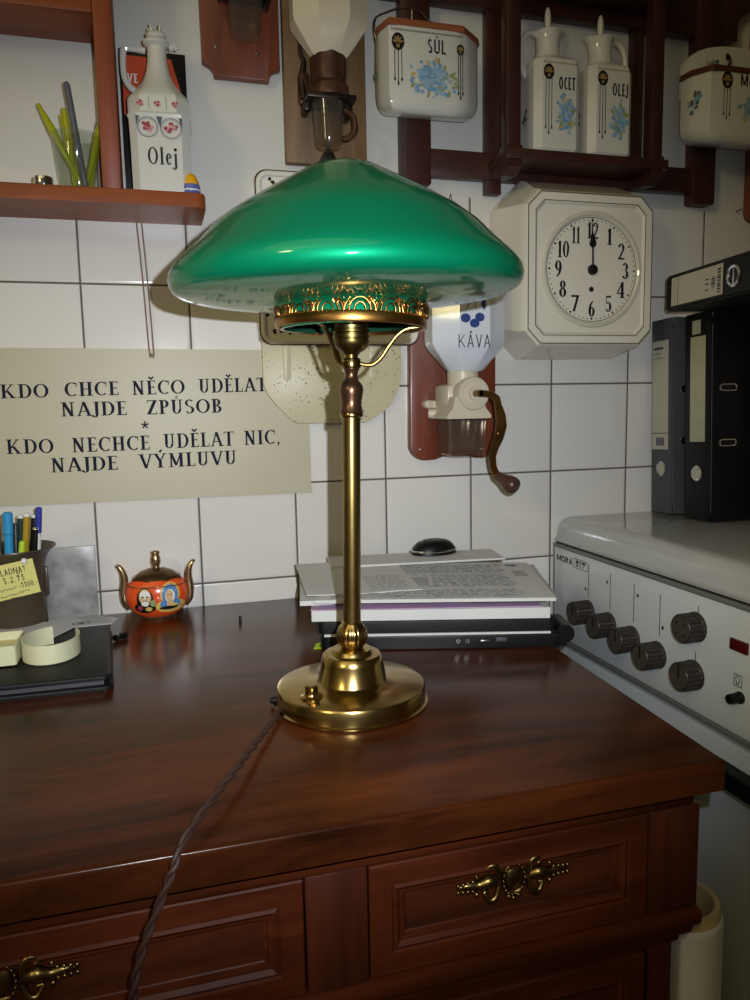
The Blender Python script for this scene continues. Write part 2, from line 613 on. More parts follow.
def struct(o):
    o['kind'] = 'structure'
    return o

def rrect(x0, x1, y0, y1, r, n=6):
    """rounded rectangle; r = radius or four radii (bl, br, tr, tl)"""
    rs = r if isinstance(r, (list, tuple)) else (r, r, r, r)
    out = []
    for (cx, cy, a, q) in ((x0+rs[0], y0+rs[0], PI, rs[0]), (x1-rs[1], y0+rs[1], 1.5*PI, rs[1]),
                           (x1-rs[2], y1-rs[2], 0, rs[2]), (x0+rs[3], y1-rs[3], 0.5*PI, rs[3])):
        for i in range(n+1):
            t = a+0.5*PI*i/n
            out.append((cx+q*math.cos(t), cy+q*math.sin(t)))
    return out

def chamfer(x0, x1, y0, y1, c):
    return [(x0+c, y0), (x1-c, y0), (x1, y0+c), (x1, y1-c), (x1-c, y1), (x0+c, y1), (x0, y1-c), (x0, y0+c)]

# ------------------------------------------------------------------ lettering (own stroke letters)
class Pen:
    """2-D polygons for drawn letters and prints"""
    def __init__(s):
        s.p = []
    def add(s, pts, mi=0):
        s.p.append((pts, mi))
    def rect(s, x0, x1, y0, y1, mi=0):
        s.add([(x0, y0), (x1, y0), (x1, y1), (x0, y1)], mi)
    def ell(s, cx, cy, rx, ry, mi=0, n=14, rot=0.0):
        c, q = math.cos(rot), math.sin(rot)
        s.add([(cx+rx*math.cos(t)*c-ry*math.sin(t)*q, cy+rx*math.cos(t)*q+ry*math.sin(t)*c)
               for t in [2*PI*i/n for i in range(n)]], mi)
    def ring(s, cx, cy, rx, ry, wx, wy, a0=0, a1=360, mi=0, n=28):
        a0, a1 = math.radians(a0), math.radians(a1)
        k = max(3, int(n*(a1-a0)/(2*PI)+0.5))
        for i in range(k):
            t, u = a0+(a1-a0)*i/k, a0+(a1-a0)*(i+1)/k
            s.add([(cx+rx*math.cos(t), cy+ry*math.sin(t)), (cx+rx*math.cos(u), cy+ry*math.sin(u)),
                   (cx+(rx-wx)*math.cos(u), cy+(ry-wy)*math.sin(u)), (cx+(rx-wx)*math.cos(t), cy+(ry-wy)*math.sin(t))], mi)
    def line(s, x0, y0, x1, y1, wd, mi=0):
        d = Vector((x1-x0, y1-y0))
        if d.length < 1e-9:
            return
        n = Vector((-d.y, d.x)).normalized()*wd/2
        s.add([(x0-n.x, y0-n.y), (x1-n.x, y1-n.y), (x1+n.x, y1+n.y), (x0+n.x, y0+n.y)], mi)
    def diag(s, x0, y0, x1, y1, wd, mi=0):
        s.add([(x0-wd/2, y0), (x0+wd/2, y0), (x1+wd/2, y1), (x1-wd/2, y1)], mi)
    def flower(s, cx, cy, r, mi, mc):
        for k in range(5):
            t = 2*PI*k/5+cx*900
            s.ell(cx+r*0.6*math.cos(t), cy+r*0.6*math.sin(t), r*0.55, r*0.45, mi, 7, t)
        s.ell(cx, cy, r*0.22, r*0.22, mc, 6)
    def to3d(s, O, U, V, eps=0.0004):
        O, U, V = Vector(O), Vector(U), Vector(V)
        N = U.cross(V).normalized()*eps
        n1 = N.normalized() if eps else U.cross(V).normalized()
        return [([O+U*x+V*y+N+n1*(5e-6*(k % 120)) for x, y in pts], mi) for k, (pts, mi) in enumerate(s.p)]

def glyph(pen, ch, ox, oy, h, xs, W, T, serif, mi=0):
    """draw one letter with its left foot at (ox, oy); returns its advance"""
    q = Pen()
    sv, sh = (T*0.9, 0.085) if serif else (0, 0)
    def ser(x, y, wd=W):
        if serif:
            yy = y if y < 0.5 else y-sv
            q.rect(x-wd/2-sh, x+wd/2+sh, yy, yy+sv)
    def stem(x, y0=0.0, y1=1.0, wd=None, s0=True, s1=True):
        wd = wd or W
        q.rect(x-wd/2, x+wd/2, y0, y1)
        if s0: ser(x, y0, wd)
        if s1: ser(x, y1, wd)
    base, acc = ch, None
    for k, v in {'Ě': 'Ev', 'Ů': 'Uo', 'Ú': "U'", 'Ý': "Y'", 'Á': "A'"}.items():
        if ch == k:
            base, acc = v[0], v[1]
    c = base
    a = W/2+sh
    wd = 0.6
    if c == 'I':
        stem(a); wd = 2*a
    elif c == 'K':
        stem(a); q.diag(a+W*0.4, 0.38, 0.62, 1, T*1.3); q.diag(a+W*0.4+0.13, 0.52, 0.68, 0, W); ser(0.62, 1, T); ser(0.68, 0, W); wd = 0.68+a
    elif c == 'D':
        stem(a, s0=False, s1=False); q.rect(a-W/2-sh, 0.36, 0, T); q.rect(a-W/2-sh, 0.36, 1-T, 1)
        q.ring(0.34, 0.5, 0.40, 0.5, W, T, -90, 90); wd = 0.74
    elif c in 'OQ0':
        rx = 0.42 if c != '0' else 0.29
        q.ring(rx, 0.5, rx, 0.5, W, T, 0, 360); wd = 2*rx
    elif c == 'C':
        q.ring(0.40, 0.5, 0.40, 0.5, W, T, 50, 310)
        if serif: q.rect(0.62, 0.67, 0.66, 0.98)
        else: pass
        wd = 0.68
    elif c == 'H':
        stem(a); stem(0.76-a); q.rect(a, 0.76-a, 0.5-T/2, 0.5+T/2); wd = 0.76
    elif c == 'N':
        stem(a, wd=T*1.5 if serif else W); stem(0.78-a, wd=T*1.5 if serif else W, s0=False); q.diag(a, 1, 0.78-a, 0, W*1.1); wd = 0.78
    elif c == 'E':
        stem(a, s0=False, s1=False); q.rect(a-W/2-sh, 0.54, 0, T); q.rect(a-W/2-sh, 0.52, 1-T, 1); q.rect(a, 0.44, 0.52-T/2, 0.52+T/2)
        if serif:
            q.rect(0.505, 0.55, 0, 0.2); q.rect(0.485, 0.525, 0.82, 1); q.rect(0.41, 0.445, 0.42, 0.62)
        wd = 0.56
    elif c == 'U':
        stem(a, 0.3, 1, s0=False); t2 = (T*1.5 if serif else W)
        stem(0.72-a, 0.3, 1, wd=t2, s0=False)
        x0, x1 = a-W/2, 0.72-a+t2/2
        q.ring((x0+x1)/2, 0.3, (x1-x0)/2, 0.3, W*0.85, T, 180, 360); wd = 0.72
    elif c == 'L':
        stem(a, s0=False); q.rect(a-W/2-sh, 0.54, 0, T)
        if serif: q.rect(0.5, 0.55, 0, 0.22)
        wd = 0.55
    elif c == 'A':
        q.diag(0.09, 0, 0.36, 1, T*1.4 if serif else W); q.diag(0.36, 1, 0.66, 0, W); q.rect(0.19, 0.57, 0.30, 0.30+T); ser(0.09, 0, T); ser(0.66, 0, W); wd = 0.74
    elif c == 'V':
        q.diag(0.09, 1, 0.37, 0, W); q.diag(0.37, 0, 0.64, 1, T*1.4 if serif else W); ser(0.09, 1, W); ser(0.64, 1, T); wd = 0.72
    elif c == 'Y':
        q.diag(0.09, 1, 0.35, 0.45, W); q.diag(0.35, 0.45, 0.60, 1, T*1.4 if serif else W); stem(0.35, 0, 0.47, s1=False); ser(0.09, 1); ser(0.60, 1, T); wd = 0.70
    elif c == 'M':
        stem(a, wd=T*1.4 if serif else W); stem(0.92-a, s0=True); q.diag(a, 1, 0.46, 0.12, W*0.95); q.diag(0.46, 0.12, 0.92-a, 1, T*1.4 if serif else W); wd = 0.92
    elif c == 'T':
        stem(0.32, 0, 1, s1=False); q.rect(0.0, 0.64, 1-T, 1)
        if serif: q.rect(0.0, 0.04, 0.8, 1); q.rect(0.60, 0.64, 0.8, 1)
        wd = 0.64
    elif c == 'J':
        stem(0.22, 0.1, 1, s0=False); q.ring(0.10, 0.1, 0.12+W/2, 0.22, W*0.9, T, 200, 360); wd = 0.36
    elif c == 'Z':
        q.rect(0.03, 0.60, 1-T, 1); q.rect(0.0, 0.60, 0, T); q.diag(0.02+W/2, 0, 0.60-W/2, 1, W*1.15)
        if serif: q.rect(0.03, 0.07, 0.8, 1); q.rect(0.56, 0.60, 0, 0.2)
        wd = 0.62
    elif c == 'P':
        stem(a, s1=False); q.rect(a-W/2-sh, 0.32, 1-T, 1); q.rect(a, 0.32, 0.45, 0.45+T)
        q.ring(0.30, 0.725, 0.28, 0.275, W, T, -90, 90); wd = 0.60
    elif c == 'R':
        stem(a, s1=False); q.rect(a-W/2-sh, 0.32, 1-T, 1); q.rect(a, 0.32, 0.45, 0.45+T)
        q.ring(0.30, 0.725, 0.28, 0.275, W, T, -90, 90); q.diag(0.30, 0.47, 0.56, 0, W); wd = 0.66
    elif c == 'B':
        stem(a, s0=False, s1=False); q.rect(a-W/2-sh, 0.32, 1-T, 1); q.rect(a, 0.32, 0.52-T/2, 0.52+T/2); q.rect(a-W/2-sh, 0.34, 0, T)
        q.ring(0.30, 0.755, 0.24, 0.245, W*0.9, T, -90, 90); q.ring(0.32, 0.26, 0.28, 0.26, W, T, -90, 90); wd = 0.62
    elif c == 'S':
        q.ring(0.28, 0.745, 0.26, 0.255, W*0.85, T, 30, 270); q.ring(0.28, 0.255, 0.28, 0.265, W*0.95, T, -150, 90)
        wd = 0.57
    elif c == '1':
        stem(0.2, s1=False); q.diag(0.06, 0.78, 0.2, 1, T*1.5); wd = 0.36
    elif c == '2':
        q.ring(0.28, 0.72, 0.27, 0.28, W, T, -20, 170); q.diag(0.06+W*0.3, T, 0.52-W*0.3, 0.62, W*0.75); q.rect(0.0, 0.56, 0, T*1.8); wd = 0.6
    elif c == '3':
        q.ring(0.26, 0.76, 0.23, 0.24, W*0.9, T, -90, 160); q.ring(0.26, 0.27, 0.27, 0.27, W, T, -160, 90); wd = 0.58
    elif c == '4':
        stem(0.42, 0, 1, s1=False); q.diag(0.03, 0.28, 0.42, 1, T*1.6); q.rect(0.0, 0.58, 0.25, 0.25+T*1.2); wd = 0.62
    elif c == '5':
        q.rect(0.08, 0.13, 0.5, 1); q.rect(0.08, 0.5, 1-T*2, 1); q.ring(0.26, 0.31, 0.28, 0.31, W, T, -150, 130); wd = 0.58
    elif c == '6':
        q.ring(0.28, 0.30, 0.27, 0.30, W, T, 0, 360); q.ring(0.50, 0.36, 0.49, 0.64, W, T, 100, 185); wd = 0.6
    elif c == '7':
        q.rect(0.0, 0.56, 1-T*2, 1); q.diag(0.2, 0, 0.52, 1, W*0.9); wd = 0.58
    elif c == '8':
        q.ring(0.28, 0.76, 0.23, 0.24, W*0.9, T, 0, 360); q.ring(0.28, 0.27, 0.28, 0.28, W, T, 0, 360); wd = 0.58
    elif c == '9':
        q.ring(0.28, 0.70, 0.27, 0.30, W, T, 0, 360); q.ring(0.06, 0.64, 0.49, 0.64, W, T, -80, 5); wd = 0.6
    elif c == 'l':
        stem(a, 0, 1.02, s1=False); wd = 2*a
    elif c == 'e':
        q.ring(0.25, 0.33, 0.25, 0.34, W, T, 20, 320); q.rect(0.06, 0.46, 0.36, 0.36+T); wd = 0.52
    elif c == 'j':
        stem(0.16, -0.12, 0.66, s0=False, s1=False); q.ring(0.05, -0.12, 0.11+W/2, 0.16, W*0.9, T, 190, 360); q.ell(0.16, 0.88, W*0.7, W*0.55); wd = 0.3
    elif c == ',':
        q.ell(0.10, 0.06, 0.075, 0.07); q.diag(0.05, -0.16, 0.15, 0.06, 0.06); wd = 0.2
    elif c == '.':
        q.ell(0.08, 0.07, 0.075, 0.07); wd = 0.18
    elif c == '-':
        q.rect(0.04, 0.34, 0.36, 0.36+T); wd = 0.4
    elif c == '?':
        q.ring(0.22, 0.74, 0.21, 0.25, W, T, -60, 180); q.rect(0.2, 0.2+W, 0.2, 0.5); q.ell(0.23, 0.05, 0.06, 0.05); wd = 0.48
    elif c in '()':
        if c == '(': q.ring(0.3, 0.45, 0.25, 0.6, W, T, 120, 240)
        else: q.ring(0.0, 0.45, 0.25, 0.6, W, T, -60, 60)
        wd = 0.3
    elif c == ' ':
        wd = 0.34
    if acc == 'v':
        q.line(0.14, 1.27, 0.28, 1.09, T*1.7); q.line(0.28, 1.09, 0.42, 1.27, T*1.7)
    elif acc == 'o':
        q.ring(0.36, 1.17, 0.09/max(xs, 0.5), 0.10, 0.04/max(xs, 0.5), 0.045)
    elif acc == "'":
        q.line(wd*0.47, 1.08, wd*0.62, 1.26, T*2.0)
    for pts, _ in q.p:
        pen.add([(ox+x*h*xs, oy+y*h) for x, y in pts], mi)
    return wd*h*xs

def text(pen, s, x, y, h, width=None, xs=1.0, W=0.15, T=0.055, serif=True, gap=0.12, mi=0):
    """draw s from (x, y); if width is given, letter width is scaled to fill it"""
    t = Pen()
    ws = [glyph(t, ch, 0, 0, 1.0, 1.0, W, T, serif) for ch in s]
    tot = sum(ws)+gap*(len(s)-1)
    k = (width/h/tot) if width else xs
    cx = x
    for ch in s:
        adv = glyph(pen, ch, cx, y, h, k, W/k if not serif else W, T, serif, mi)
        cx += adv+gap*h*k
    return cx-x

def bouquet(pen, cx, cy, wd, ht, n, seed, blue=0, pale=1, leaf=2, amber=3, big=0.0042):
    rnd = random.Random(seed)
    for k in range(max(4, n//5)):
        a = rnd.uniform(0, 2*PI)
        rr = rnd.uniform(0.3, 0.95)
        pen.ell(cx+wd/2*rr*math.cos(a), cy+ht/2*rr*math.sin(a), big*1.5, big*0.65, leaf if k % 3 else amber, 8, a+rnd.uniform(-.6, .6))
    for k in range(n):
        a = rnd.uniform(0, 2*PI)
        rr = math.sqrt(rnd.random())*(1.0 if k % 3 == 0 else 0.62)
        pen.flower(cx+wd/2*rr*math.cos(a), cy+ht/2*rr*math.sin(a), big*rnd.uniform(0.55, 1.0), blue if k % 2 else pale, amber if k % 4 == 0 else pale)

def pendant(pen, cx, top, bot, wd, gold=4, dark=5):
    """gilt palmette with three hanging lines"""
    r = wd*0.5
    pen.ell(cx, top-r*1.1, r, r*1.25, dark, 14)
    for k in range(5):
        t = PI*(0.1+0.2*k)
        pen.ell(cx+r*0.5*math.cos(t), top-r*1.3+r*0.65*math.sin(t), r*0.42, r*0.16, gold, 8, t)
    pen.ell(cx, top-r*1.7, r*0.3, r*0.3, gold, 8)
    for k, dx in ((0, -0.55), (1, 0.0), (2, 0.55)):
        b = bot if k == 1 else bot+(top-bot)*0.08
        pen.line(cx+dx*r, top-r*2.2, cx+dx*r, b, 0.0011, dark)
        pen.ell(cx+dx*r, b, 0.0014, 0.003, dark, 8)

# ================================================================== the room
RX0, RX1, RY0, RH = -2.6, 1.42, -3.0, 2.55
b = MB()
TZ = 1.39                                   # upper edge of the tiling
b.face([b.bm.verts.new(p) for p in ((RX0, 0, 0), (RX1, 0, 0), (RX1, 0, TZ), (RX0, 0, TZ))], 0)
b.face([b.bm.verts.new(p) for p in ((RX0, 0, TZ), (RX1, 0, TZ), (RX1, 0.0025, TZ), (RX0, 0.0025, TZ))], 1)
b.face([b.bm.verts.new(p) for p in ((RX0, 0.0025, TZ), (RX1, 0.0025, TZ), (RX1, 0.0025, RH), (RX0, 0.0025, RH))], 1)
b.box(RX0, RX1, 0.003, 0.1, 0, RH, mi=1)
struct(obj('wall_back', b, ['tiles', 'paint'], smooth=None))
struct(obj('floor', MB().box(RX0, RX1, RY0, 0.1, -0.08, 0), 'floor', smooth=None))
struct(obj('ceiling', MB().box(RX0, RX1, RY0, 0.1, RH, RH+0.08), 'ceil', smooth=None))
struct(obj('wall_left', MB().box(RX0-0.08, RX0, RY0, 0.1, 0, RH), 'roomwall', smooth=None))
struct(obj('wall_right', MB().box(RX1, RX1+0.08, RY0, 0.1, 0, RH), 'roomwall', smooth=None))
struct(obj('wall_front', MB().box(RX0, RX1, RY0-0.08, RY0, 0, RH), 'roomwall', smooth=None))

# ================================================================== dresser
ZT = 0.756
DL, DR = -0.61, 0.538
dr = thing('dresser', 'dark reddish wooden dresser with panelled drawers under the brass lamp', 'dresser', (0, -0.34, 0))
b = MB()
top = [(DL-0.012, -0.678), (0.5425, -0.678), (0.577, -0.003), (DL-0.012, -0.003)]
b.prism(top, (0, 0, ZT-0.028), (1, 0, 0), (0, 1, 0), 0.028, bv=0.004, seg=3)
obj('tabletop', b, 'dtop', dr)
b = MB()
b.box(DL+0.002, DR-0.002, -0.662, -0.005, 0.716, 0.7279, 0.004)
b.box(DL+0.006, DR-0.006, -0.656, -0.005, 0.705, 0.7165, 0.003)
obj('moulding', b, 'dfront', dr)
b = MB()
b.box(DL+0.01, DR-0.006, -0.632, -0.005, 0.580, 0.7055)
b.box(DL+0.03, DR-0.026, -0.632, -0.005, 0.06, 0.581)
obj('carcass', b, 'dpanel', dr, None)
DRAWERS = [(DL+0.052, -0.235), (-0.235+0.0, 0.184), (0.233, 0.487)]
POSTS = [(DL, DL+0.052), (0.184, 0.233), (0.487, DR)]
DRAWERS = [(DL+0.052, -0.289), (-0.24, 0.184), (0.233, 0.487)]
POSTS = [(DL, DL+0.052), (-0.289, -0.24), (0.184, 0.233), (0.487, DR)]
for x0, x1 in POSTS:
    b = MB()
    b.box(x0, x1, -0.655, -0.62, 0.6075, 0.7052, 0.0015)
    obj('post', b, 'dpost', dr)
    b = MB()
    b.box(x0+0.006, x1-(0.021 if x1 == DR else 0.006), -0.650, -0.62, 0.06, 0.5745, 0.0015)
    obj('lower_post', b, 'dpost', dr)
b = MB()
b.box(DL-0.003, DR+0.003, -0.661, -0.62, 0.592, 0.607, 0.004)
b.box(DL+0.0, DR-0.003, -0.656, -0.62, 0.5825, 0.5925, 0.003)
b.box(DL+0.004, DR-0.014, -0.651, -0.62, 0.574, 0.583, 0.002)
obj('rail', b, 'dfront', dr)
b = MB()
b.box(DL+0.0, DR-0.024, -0.665, -0.01, 0.0, 0.07, 0.004)
obj('plinth', b, 'dpost', dr)

def handle_mesh(x0_, z0_, y):
    x = z = 0.0
    yq = y
    y = 0.0
    """ornate cast pull: oval shield with beads, scrolls and a bead chain either side"""
    b = MB()
    def ovring(cx, cz, rx, rz, r, n=18):
        b.tube([(cx+rx*math.cos(2*PI*i/n), y-0.002, cz+rz*math.sin(2*PI*i/n)) for i in range(n)], r, 6, sub=1, closed=True)
    b.ellipsoid((x, y-0.0005, z), 0.0075, 0.003, 0.0085)
    ovring(x, z, 0.0095, 0.0105, 0.0017)
    for i in range(18):
        t = 2*PI*i/18
        b.ball((x+0.0095*math.cos(t), y-0.0032, z+0.0105*math.sin(t)), 0.0011, n=6)
    for k in (-1, 0, 1):
        b.ball((x+k*0.0042, y-0.002, z+0.0135-abs(k)*0.0015), 0.0021, n=6)
        b.ball((x+k*0.0042, y-0.002, z-0.0135+abs(k)*0.0015), 0.0019, n=6)
    for s in (-1, 1):
        b.tube([(x+s*0.013, y-0.002, z+0.002), (x+s*0.0145, y-0.003, z+0.010), (x+s*0.020, y-0.003, z+0.0125), (x+s*0.025, y-0.002, z+0.009), (x+s*0.0215, y-0.002, z+0.0075)], [0.0022, 0.0024, 0.002, 0.0018, 0.0012], 7, sub=4)
        b.tube([(x+s*0.013, y-0.002, z-0.003), (x+s*0.016, y-0.003, z-0.010), (x+s*0.022, y-0.003, z-0.0115), (x+s*0.026, y-0.002, z-0.006), (x+s*0.022, y-0.002, z-0.006)], [0.0022, 0.0024, 0.002, 0.0018, 0.0012], 7, sub=4)
        b.tube([(x+s*0.014, y-0.001, z), (x+s*0.022, y-0.003, z+0.002), (x+s*0.031, y-0.002, z), (x+s*0.040, y-0.002, z+0.001), (x+s*0.049, y-0.001, z)], [0.003, 0.0045, 0.0032, 0.0024, 0.001], 7, sub=4)
        b.ball((x+s*0.0325, y-0.002, z-0.0062), 0.0022, n=6)
        b.ball((x+s*0.0325, y-0.002, z+0.0058), 0.0017, n=6)
        for i in range(4):
            b.ball((x+s*(0.036+0.0042*i), y-0.0025, z+0.0032-i*0.0003), 0.0016, n=6)
            b.ball((x+s*(0.036+0.0042*i), y-0.0025, z-0.0032+i*0.0003), 0.0016, n=6)
    b.bm.transform(Matrix.Translation((x0_, yq, z0_)) @ Matrix.Diagonal((1.02, 1.2, 1.28, 1)))
    return b

def drawer(x0, x1, z0, z1, first):
    c = 0.0035
    X0, X1, Z0, Z1 = x0+0.0015, x1-0.0015, z0+0.002, z1-0.001
    fr = 0.019
    b = MB()
    yo, yi = -0.655, -0.6475
    def ring(i, j, ya, yb, ia, ib, mi=0):
        pa = [(X0+ia, Z0+ia), (X1-ia, Z0+ia), (X1-ia, Z1-ia), (X0+ia, Z1-ia)]
        pb = [(X0+ib, Z0+ib), (X1-ib, Z0+ib), (X1-ib, Z1-ib), (X0+ib, Z1-ib)]
        for k in range(4):
            l = (k+1) % 4
            b.face([b.bm.verts.new(p) for p in ((pa[k][0], ya, pa[k][1]), (pa[l][0], ya, pa[l][1]), (pb[l][0], yb, pb[l][1]), (pb[k][0], yb, pb[k][1]))], mi)
    ring(0, 1, -0.63, yo+0.001, 0, 0)
    ring(0, 1, yo+0.001, yo, 0, 0.0012)
    ring(0, 1, yo, yo, 0.0012, fr-0.001)
    ring(0, 1, yo, yo+0.002, fr-0.001, fr+0.0003)
    ring(0, 1, yo+0.002, yo+0.0005, fr+0.0003, fr+0.003)
    ring(0, 1, yo+0.0005, yo+0.003, fr+0.003, fr+0.0065)
    ring(0, 1, yo+0.003, yo+0.0032, fr+0.0065, fr+0.0085)
    ring(0, 1, yo+0.0032, yo+0.0058, fr+0.0085, fr+0.0090)
    ring(0, 1, yo+0.0058, yo+0.0062, fr+0.0090, fr+0.0110)
    ring(0, 1, yo+0.0062, yi, fr+0.0110, fr+0.0125)
    d = obj('drawer', b, 'dfront', dr, None)
    p = MB()
    p.box(X0+fr+0.008, X1-fr-0.008, yi-0.0005, -0.633, Z0+fr+0.008, Z1-fr-0.008)
    obj('panel', p, 'dpanel', d, None)
    h = handle_mesh((x0+x1)/2-(0.001 if first else 0), (z0+z1)/2+0.012, yi-0.0015)
    obj('handle', h, 'oldbrass', d, 60)
for x0, x1 in DRAWERS:
    drawer(x0, x1, 0.607, 0.7045, True)
    drawer(x0, x1, 0.436, 0.574, False)
    drawer(x0, x1, 0.272, 0.434, False)
    drawer(x0, x1, 0.072, 0.270, False)

# ================================================================== stove
PX = 0.755
st = thing('stove', 'white enamelled cooker with a row of dark knobs right of the dresser', 'stove', (1.05, -0.31, 0))
SY0, SY1 = -0.612, -0.006
b = MB()
b.box(PX+0.012, 1.37, SY0, SY1, 0.06, 0.652, 0.004)
b.box(PX+0.05, 1.37, SY0+0.02, SY1, 0.0, 0.06)
obj('body', b, 'stove', st)
b = MB()
b.box(PX+0.001, PX+0.0125, SY0+0.012, SY1-0.008, 0.11, 0.636, 0.004)
dor = obj('oven_door', b, 'stove', st)
b = MB()
b.box(PX-0.045, PX-0.022, SY0+0.015, SY1-0.012, 0.604, 0.628, 0.005)
for y in (SY0+0.04, SY1-0.04):
    b.box(PX-0.03, PX+0.004, y-0.012, y+0.012, 0.606, 0.624, 0.003)
obj('handle', b, 'blackplastic', dor)
b = MB()
b.box(PX, PX+0.03, SY0, SY1, 0.650, 0.8105, 0.004)
cp = obj('control_panel', b, 'stove', st)
b = MB()
b.box(PX-0.002, PX+0.02, SY0, SY1, 0.6445, 0.6495, 0.001)
b.box(PX-0.0022, PX+0.02, SY0, SY1, 0.8085, 0.8150, 0.001)
b.box(PX-0.0022, PX+0.02, SY1-0.003, SY1, 0.6495, 0.8085, 0.001)
obj('trim_strip', b, 'stovegrey', st)
b = MB()
b.box(PX+0.006, PX+0.1, SY0+0.002, SY1-0.002, 0.640, 0.6447)
b.box(PX+0.003, PX+0.1, SY0+0.002, SY1-0.002, 0.8150, 0.8185)
obj('seam', b, 'gap', st, None)
# the lid, rounded over to the top
b = MB()
prof = [(PX+0.0005, 0.8185), (PX, 0.8225), (PX+0.0012, 0.8240), (PX+0.0028, 0.8243), (PX+0.0055, 0.840), (PX+0.0085, 0.8490), (PX+0.0125, 0.8545), (PX+0.0185, 0.8580), (PX+0.027, 0.8597), (PX+0.04, 0.860), (1.375, 0.860), (1.375, 0.8185)]
rings = []
for y, q in ((SY0, 0.006), (SY0+0.002, 0.002), (SY0+0.006, 0.0), (SY1-0.005, 0.0), (SY1-0.0015, 0.001), (SY1, 0.004)):
    rings.append([Vector((x+(q*0.5 if z > 0.823 and x < 1.0 else 0), y, z-(q if z > 0.84 else q*0.4 if z > 0.825 else 0))) for x, z in prof])
b.loft(rings)
obj('lid', b, 'stovetop', st, 30)

def stove_knob(y, z, r, ln, star):
    mx = Matrix.Translation((PX, y, z)) @ Matrix.Rotation(-PI/2, 4, 'Y')
    b = MB()
    n = 36
    fl = lambda a, zz: 1.0-(0.10 if (int(a/(2*PI)*72) % 4) < 2 and 0.004 < zz < ln-0.0015 else 0)
    b.lathe([(0.001, 0.0), (r*1.04, 0.0), (r*1.04, 0.003), (r, 0.0045), (r, ln-0.0025), (r*0.97, ln-0.001), (r*0.93, ln), (r*0.90, ln), (r*0.88, ln-0.0012), (0.001, ln-0.0012)], n=72, mx=mx, fn=fl)
    k = obj('knob', b, 'knob', st, 40)
    b = MB()
    b.lathe([(0.0005, ln-0.0012), (r*0.86, ln-0.0012), (r*0.86, ln-0.0006), (0.0005, ln-0.0006)], n=32, mx=mx)
    obj('knob_face', b, 'knobface', k, 40)
    b = MB()
    if star:
        for i in range(4):
            t = PI/4+i*PI/2
            c = mx @ Vector((r*0.55*math.cos(t), r*0.55*math.sin(t), ln))
            b.ball(c, 0.0018, n=8)
    else:
        b.box(PX-ln-0.0004, PX-ln+0.0012, y-0.0012, y+0.0012, z-0.001, z+r*0.85, 0.0004)
    obj('pointer', b, 'black', k)
for y, z in ((-0.119, 0.7190), (-0.1790, 0.7140), (-0.2390, 0.7090), (-0.2990, 0.7035)):
    stove_knob(y, z, 0.0188, 0.030, False)
stove_knob(-0.3765, 0.7655, 0.0192, 0.025, True)
stove_knob(-0.3750, 0.7005, 0.0192, 0.025, False)
b = MB()
b.box(PX-0.003, PX+0.001, -0.468, -0.439, 0.7560, 0.7705, 0.001)
obj('indicator_lens', b, 'redlamp', st)
b = MB()
mx = Matrix.Translation((PX, -0.458, 0.7005)) @ Matrix.Rotation(-PI/2, 4, 'Y')
b.lathe([(0.001, 0), (0.0075, 0), (0.0075, 0.003), (0.0062, 0.004), (0.0062, 0.016), (0.0055, 0.0175), (0.001, 0.0175)], n=24, mx=mx)
obj('push_button', b, 'blackplastic', st)
pn = Pen()
# printed marks; u = -y along the panel towards the viewer, v = z
for y, z0, z1 in ((-0.119, 0.741, 0.797), (-0.1805, 0.738, 0.795), (-0.2415, 0.735, 0.793), (-0.302, 0.731, 0.791), (-0.3795, 0.777, 0.7945), (-0.3770, 0.716, 0.7325)):
    pn.rect(-y-0.0007, -y+0.0007, z0, z1)
for y, z in ((-0.1105, 0.755), (-0.172, 0.780), (-0.2505, 0.777), (-0.309, 0.745)):
    pn.ell(-y, z, 0.0026, 0.0026)
text(pn, 'MORA', 0.017, 0.7860, 0.0105, 0.052, W=0.22, T=0.2, serif=False, gap=0.10)
pn.rect(0.0730, 0.1150, 0.7990, 0.8000); pn.rect(0.0730, 0.1150, 0.7835, 0.7845)
pn.rect(0.0730, 0.0740, 0.7835, 0.8000); pn.rect(0.1140, 0.1150, 0.7835, 0.8000)
text(pn, '517', 0.0790, 0.7866, 0.0105, 0.030, W=0.2, T=0.18, serif=False, gap=0.12)
for a, c, d, e in ((0.4465, 0.4470, 0.713, 0.7275), (0.4595, 0.4600, 0.713, 0.7275)):
    pn.rect(a, c+0.0005, d, e)
pn.rect(0.4465, 0.460, 0.7125, 0.7135); pn.rect(0.4465, 0.460, 0.727, 0.728)
pn.ring(0.4532, 0.7215, 0.0038, 0.0042, 0.0009, 0.0009, -50, 230, n=20)
pn.rect(0.4510, 0.4519, 0.7150, 0.7195); pn.rect(0.4545, 0.4554, 0.7150, 0.7195); pn.rect(0.4505, 0.4560, 0.7150, 0.7160)
flat('printed_marks', pn.to3d((PX, 0, 0), (0, -1, 0), (0, 0, 1), 0.0005), 'black', cp)

